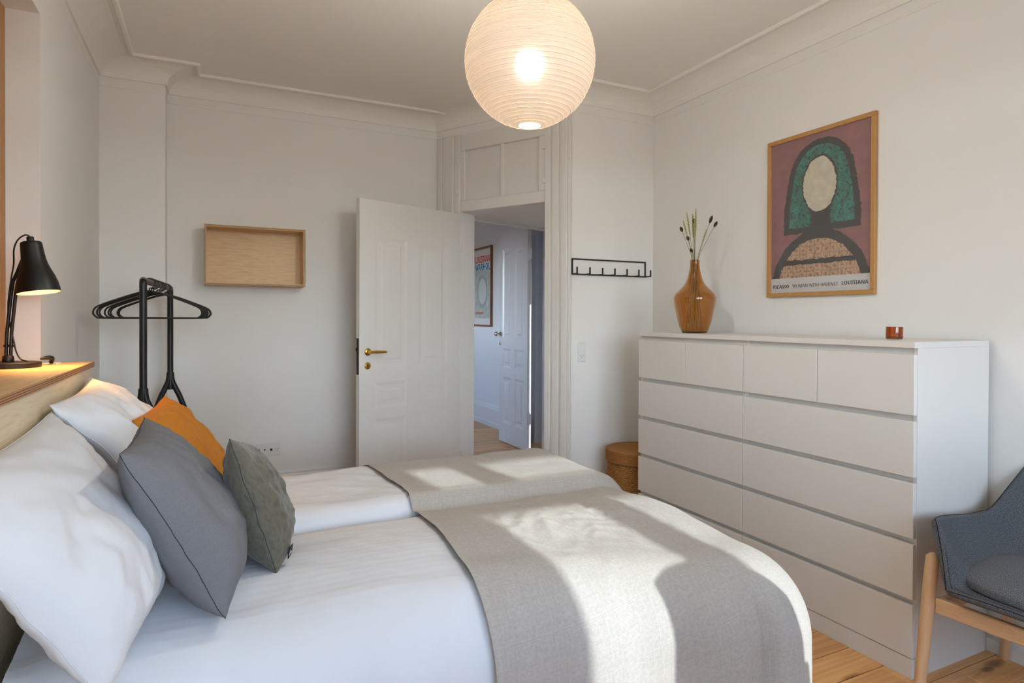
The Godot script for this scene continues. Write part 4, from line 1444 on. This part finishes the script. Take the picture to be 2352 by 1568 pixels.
# ------------------------------------------------------------------ paper lantern
func make_lantern() -> void:
	var R := 0.2225
	var c := Vector3(0.978, 2.188, -1.882)
	var o := thing("paper_lantern", "round white paper lantern, lit, hanging from the ceiling over the bed", "pendant lamp", c)
	var N := 39
	var l0 := deg_to_rad(-80.0)
	var l1 := deg_to_rad(80.0)
	var sub := 4
	var pr := []
	for i in N * sub + 1:
		var la := lerpf(l0, l1, float(i) / (N * sub))
		var f := float(i % sub) / sub
		var rr := R - 0.0016 * sin(f * PI)
		pr.append(Vector2(rr * cos(la), rr * sin(la)))
	obj("lamp_shade", mb().lathe(pr, 96), M.paper, o)
	for i in N + 1:
		var la := lerpf(l0, l1, float(i) / N) + (rng.randf() - 0.5) * 0.006
		var ring := []
		for k in 96:
			var a := TAU * k / 96.0
			ring.append(Vector3(cos(a) * cos(la) * (R + 0.0004), sin(la) * (R + 0.0004), sin(a) * cos(la) * (R + 0.0004)))
		obj("rib", mb().tube(ring, 0.0005, 5, true), M.rib, o)
	var bc := Vector3(0, -0.012, 0)
	obj("light_bulb", mb().lathe([Vector2(0, -0.032), Vector2(0.016, -0.028), Vector2(0.028, -0.014), Vector2(0.032, 0.0), Vector2(0.028, 0.016), Vector2(0.016, 0.04), Vector2(0.013, 0.06), Vector2(0, 0.062)], 32, Transform3D(Basis(), bc)), M.bulb, o)
	obj("lamp_holder", mb().lathe([Vector2(0, 0.05), Vector2(0.019, 0.05), Vector2(0.019, 0.10), Vector2(0.008, 0.11), Vector2(0, 0.112)], 20), M.plastic, o)
	obj("wire_frame", mb().tube([Vector3(-0.039, -0.218, 0), Vector3(-0.039, 0.218, 0)], 0.001, 6).tube([Vector3(0.039, -0.218, 0), Vector3(0.039, 0.218, 0)], 0.001, 6).tube([Vector3(-0.039, 0.13, 0), Vector3(0.039, 0.13, 0)], 0.001, 6), M.steel, o)
	obj("cord", mb().tube([Vector3(0, 0.11, 0), Vector3(0, HC - c.y, 0)], 0.003, 8), M.plastic, o)
	obj("ceiling_rose", mb().lathe([Vector2(0, -0.03), Vector2(0.03, -0.028), Vector2(0.045, -0.004), Vector2(0.046, -0.0005), Vector2(0, -0.0005)], 32, Transform3D(Basis(), Vector3(0, HC - c.y, 0))), M.plastic, o)
	var l := OmniLight3D.new()
	l.name = "lantern_light"
	l.light_color = Color(0.985, 0.985, 0.945)
	l.light_energy = 0.52  # lantern
	l.omni_range = 12.0
	l.omni_attenuation = 2.0
	l.light_size = 0.035
	l.shadow_enabled = true
	o.add_child(l)
	l.position = bc

# ------------------------------------------------------------------ armchair
func chair_shell(phi: float, r: float, t: float) -> Vector3:
	# local axes: +x is the front, z across; t moves the point outward for thickness
	var cx := cos(phi)
	var sz := sin(phi)
	var ex := 4.2
	var k := pow(pow(absf(cx), ex) + pow(absf(sz), ex), -1.0 / ex)
	var A := 0.305
	var B := 0.33
	# how high the rim stands above the seat: 0 in front, arm at the sides, back behind
	var f := acos(clampf(cx, -1.0, 1.0))    # 0 front, PI back
	var arm := 0.205 * sstep(0.67, 0.85, f) * (1.0 - 0.14 * sstep(0.9, 1.9, f))
	var back := 0.24 * sstep(2.1, 2.6, f)
	var rise := arm + back
	var q := clampf((r - 0.62) / 0.38, 0.0, 1.0)
	var plan := r if r < 0.62 else 0.62 + 0.38 * (1.0 - pow(1.0 - q, 1.6))
	var lean := 0.10 * back / 0.24 * q * q
	var y := 0.405 + rise * pow(q, 1.4) + 0.012 * (1.0 - sstep(0.3, 0.9, f)) * q * q + 0.01 * (1.0 - plan)
	var p := Vector3(cx * k * A * plan - lean, y, sz * k * B * plan * (1.0 + 0.06 * q * arm / 0.2))
	return p

func make_armchair() -> void:
	var o := thing("armchair", "blue grey felt armchair with pale wooden legs beside the white chest", "armchair", Vector3(2.47, 0, -0.965))
	o.rotation.y = PI + 0.06
	var NP := 96
	var NR := 40
	var inner := func(a, b):
		return chair_shell(a * TAU, b, 0.0)
	var th := 0.026
	# shell as one closed skin: inner, rim, outer
	var nrm := func(a: float, b: float) -> Vector3:
		var e := 0.004
		var b0 := clampf(b, 0.02, 0.995)
		var du := chair_shell((a + e) * TAU, b0, 0.0) - chair_shell((a - e) * TAU, b0, 0.0)
		var dv := chair_shell(a * TAU, b0 + 0.004, 0.0) - chair_shell(a * TAU, b0 - 0.004, 0.0)
		var w := du.cross(dv).normalized()
		return w
	var sh := mb()
	var total := NR * 2 + 6
	sh.grid(NP, total, func(a, b):
		var j := int(round(b * total))
		if j <= NR:
			return chair_shell(a * TAU, maxf(float(j) / NR, 0.001), 0.0)
		if j >= NR + 6:
			var bb := maxf(float(total - j) / NR, 0.001)
			return chair_shell(a * TAU, bb, 0.0) + nrm.call(a, bb) * th
		var ang := PI * (j - NR) / 6.0
		var p := chair_shell(a * TAU, 1.0, 0.0)
		var nn: Vector3 = nrm.call(a, 0.99)
		var up: Vector3 = (chair_shell(a * TAU, 1.0, 0.0) - chair_shell(a * TAU, 0.97, 0.0)).normalized()
		return p + nn * th * 0.5 * (1.0 - cos(ang)) + up * th * 0.5 * sin(ang), Vector2(1, 1), true, true)
	obj("seat_shell", sh, M.felt, o)
	# piping along the rim
	for off in [0.5]:
		var pp := []
		for i in 120:
			var a := i / 120.0
			var up: Vector3 = (chair_shell(a * TAU, 1.0, 0.0) - chair_shell(a * TAU, 0.97, 0.0)).normalized()
			pp.append(chair_shell(a * TAU, 1.0, 0.0) + nrm.call(a, 0.99) * th * off + up * th * 0.5)
		obj("piping", mb().tube(pp, 0.0014, 6, true), M.piping, o)
	# loose seat cushion
	var cu := mb()
	cu.grid(80, 30, func(a, b):
		var ang: float = a * TAU
		var ex := 3.0
		var k := pow(pow(absf(cos(ang)), ex) + pow(absf(sin(ang)), ex), -1.0 / ex)
		var t: float = b * PI
		var rr := pow(sin(t), 0.5)
		var y := 0.450 - 0.030 * signf(cos(t)) * pow(absf(cos(t)), 0.6) * -1.0 * -1.0
		return Vector3(0.02 + cos(ang) * k * 0.255 * rr, y + 0.014 * (1.0 - rr) * (1.0 if t > PI / 2 else 0.0), -sin(ang) * k * 0.282 * rr), Vector2(1, 1), true)
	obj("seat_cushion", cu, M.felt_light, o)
	# wooden frame
	for sx in [1.0, -1.0]:
		for sz in [1.0, -1.0]:
			var top := Vector3(0.228 if sx > 0 else -0.22, 0.50 if sx > 0 else 0.40, sz * 0.318) if sx > 0 else Vector3(-0.22, 0.40, sz * 0.27)
			var bot := Vector3(0.30 if sx > 0 else -0.31, 0.0, sz * 0.325)
			obj("leg", mb(1).tube([bot, bot.lerp(top, 0.35), bot.lerp(top, 0.8), top, top + Vector3(0, 0.012, 0)], [0.0155, 0.019, 0.0215, 0.020, 0.008], 18), M.beech_turned, o)
	obj("front_rail", mb(2).box(Vector3(0.225, 0.318, -0.30), Vector3(0.25, 0.37, 0.30), 0.004), M.beech, o)
	obj("back_rail", mb(2).box(Vector3(-0.24, 0.318, -0.28), Vector3(-0.215, 0.365, 0.28), 0.004), M.beech, o)
	for sz in [1.0, -1.0]:
		obj("side_rail", mb(0).box(Vector3(-0.25, 0.318, sz * 0.29 - 0.012), Vector3(0.224, 0.365, sz * 0.29 + 0.012), 0.004), M.beech, o)

# an unseen chair outside the frame, placed so its back shades the throw corner
func make_unseen_chair() -> void:
	var o := thing("unseen_chair", "wooden chair with rounded back, out of view, placed to shade the throw corner", "chair", Vector3(1.465, 0, 0.05))
	obj("seat", mb().box(Vector3(-0.21, 0.44, -0.2), Vector3(0.21, 0.47, 0.22), 0.012), M.beech, o)
	var b := mb()
	b.grid(32, 24, func(a, c):
		var x := lerpf(-0.17, 0.17, a)
		var topc := 1.075 - 0.14 * pow(absf(x + 0.04) / 0.21, 3.0)
		return Vector3(x, lerpf(0.62, topc, c), -0.21 - 0.03 * cos(x * 7.0)))
	b.grid(32, 24, func(a, c):
		var x := lerpf(-0.17, 0.17, a)
		var topc := 1.075 - 0.14 * pow(absf(x + 0.04) / 0.21, 3.0)
		return Vector3(x, lerpf(0.62, topc, c), -0.232 - 0.03 * cos(x * 7.0)), Vector2.ONE, false, true)
	obj("backrest", b, M.beech, o)
	for sx in [-1.0, 1.0]:
		obj("leg", mb(1).tube([Vector3(sx * 0.2, 0, 0.21), Vector3(sx * 0.18, 0.45, 0.19)], 0.016, 12), M.beech, o)
		obj("leg", mb(1).tube([Vector3(sx * 0.2, 0, -0.24), Vector3(sx * 0.18, 0.45, -0.2), Vector3(sx * 0.17, 0.75, -0.222)], 0.016, 12), M.beech, o)

func _ready() -> void:
	rng.seed = 12
	make_view()
	make_materials()
	make_room()
	make_hall()
	make_door()
	make_bed()
	make_headboard()
	make_pillows()
	make_lamp()
	make_rack()
	make_wall_things()
	make_chest()
	make_basket()
	make_lantern()
	make_armchair()
	make_unseen_chair()
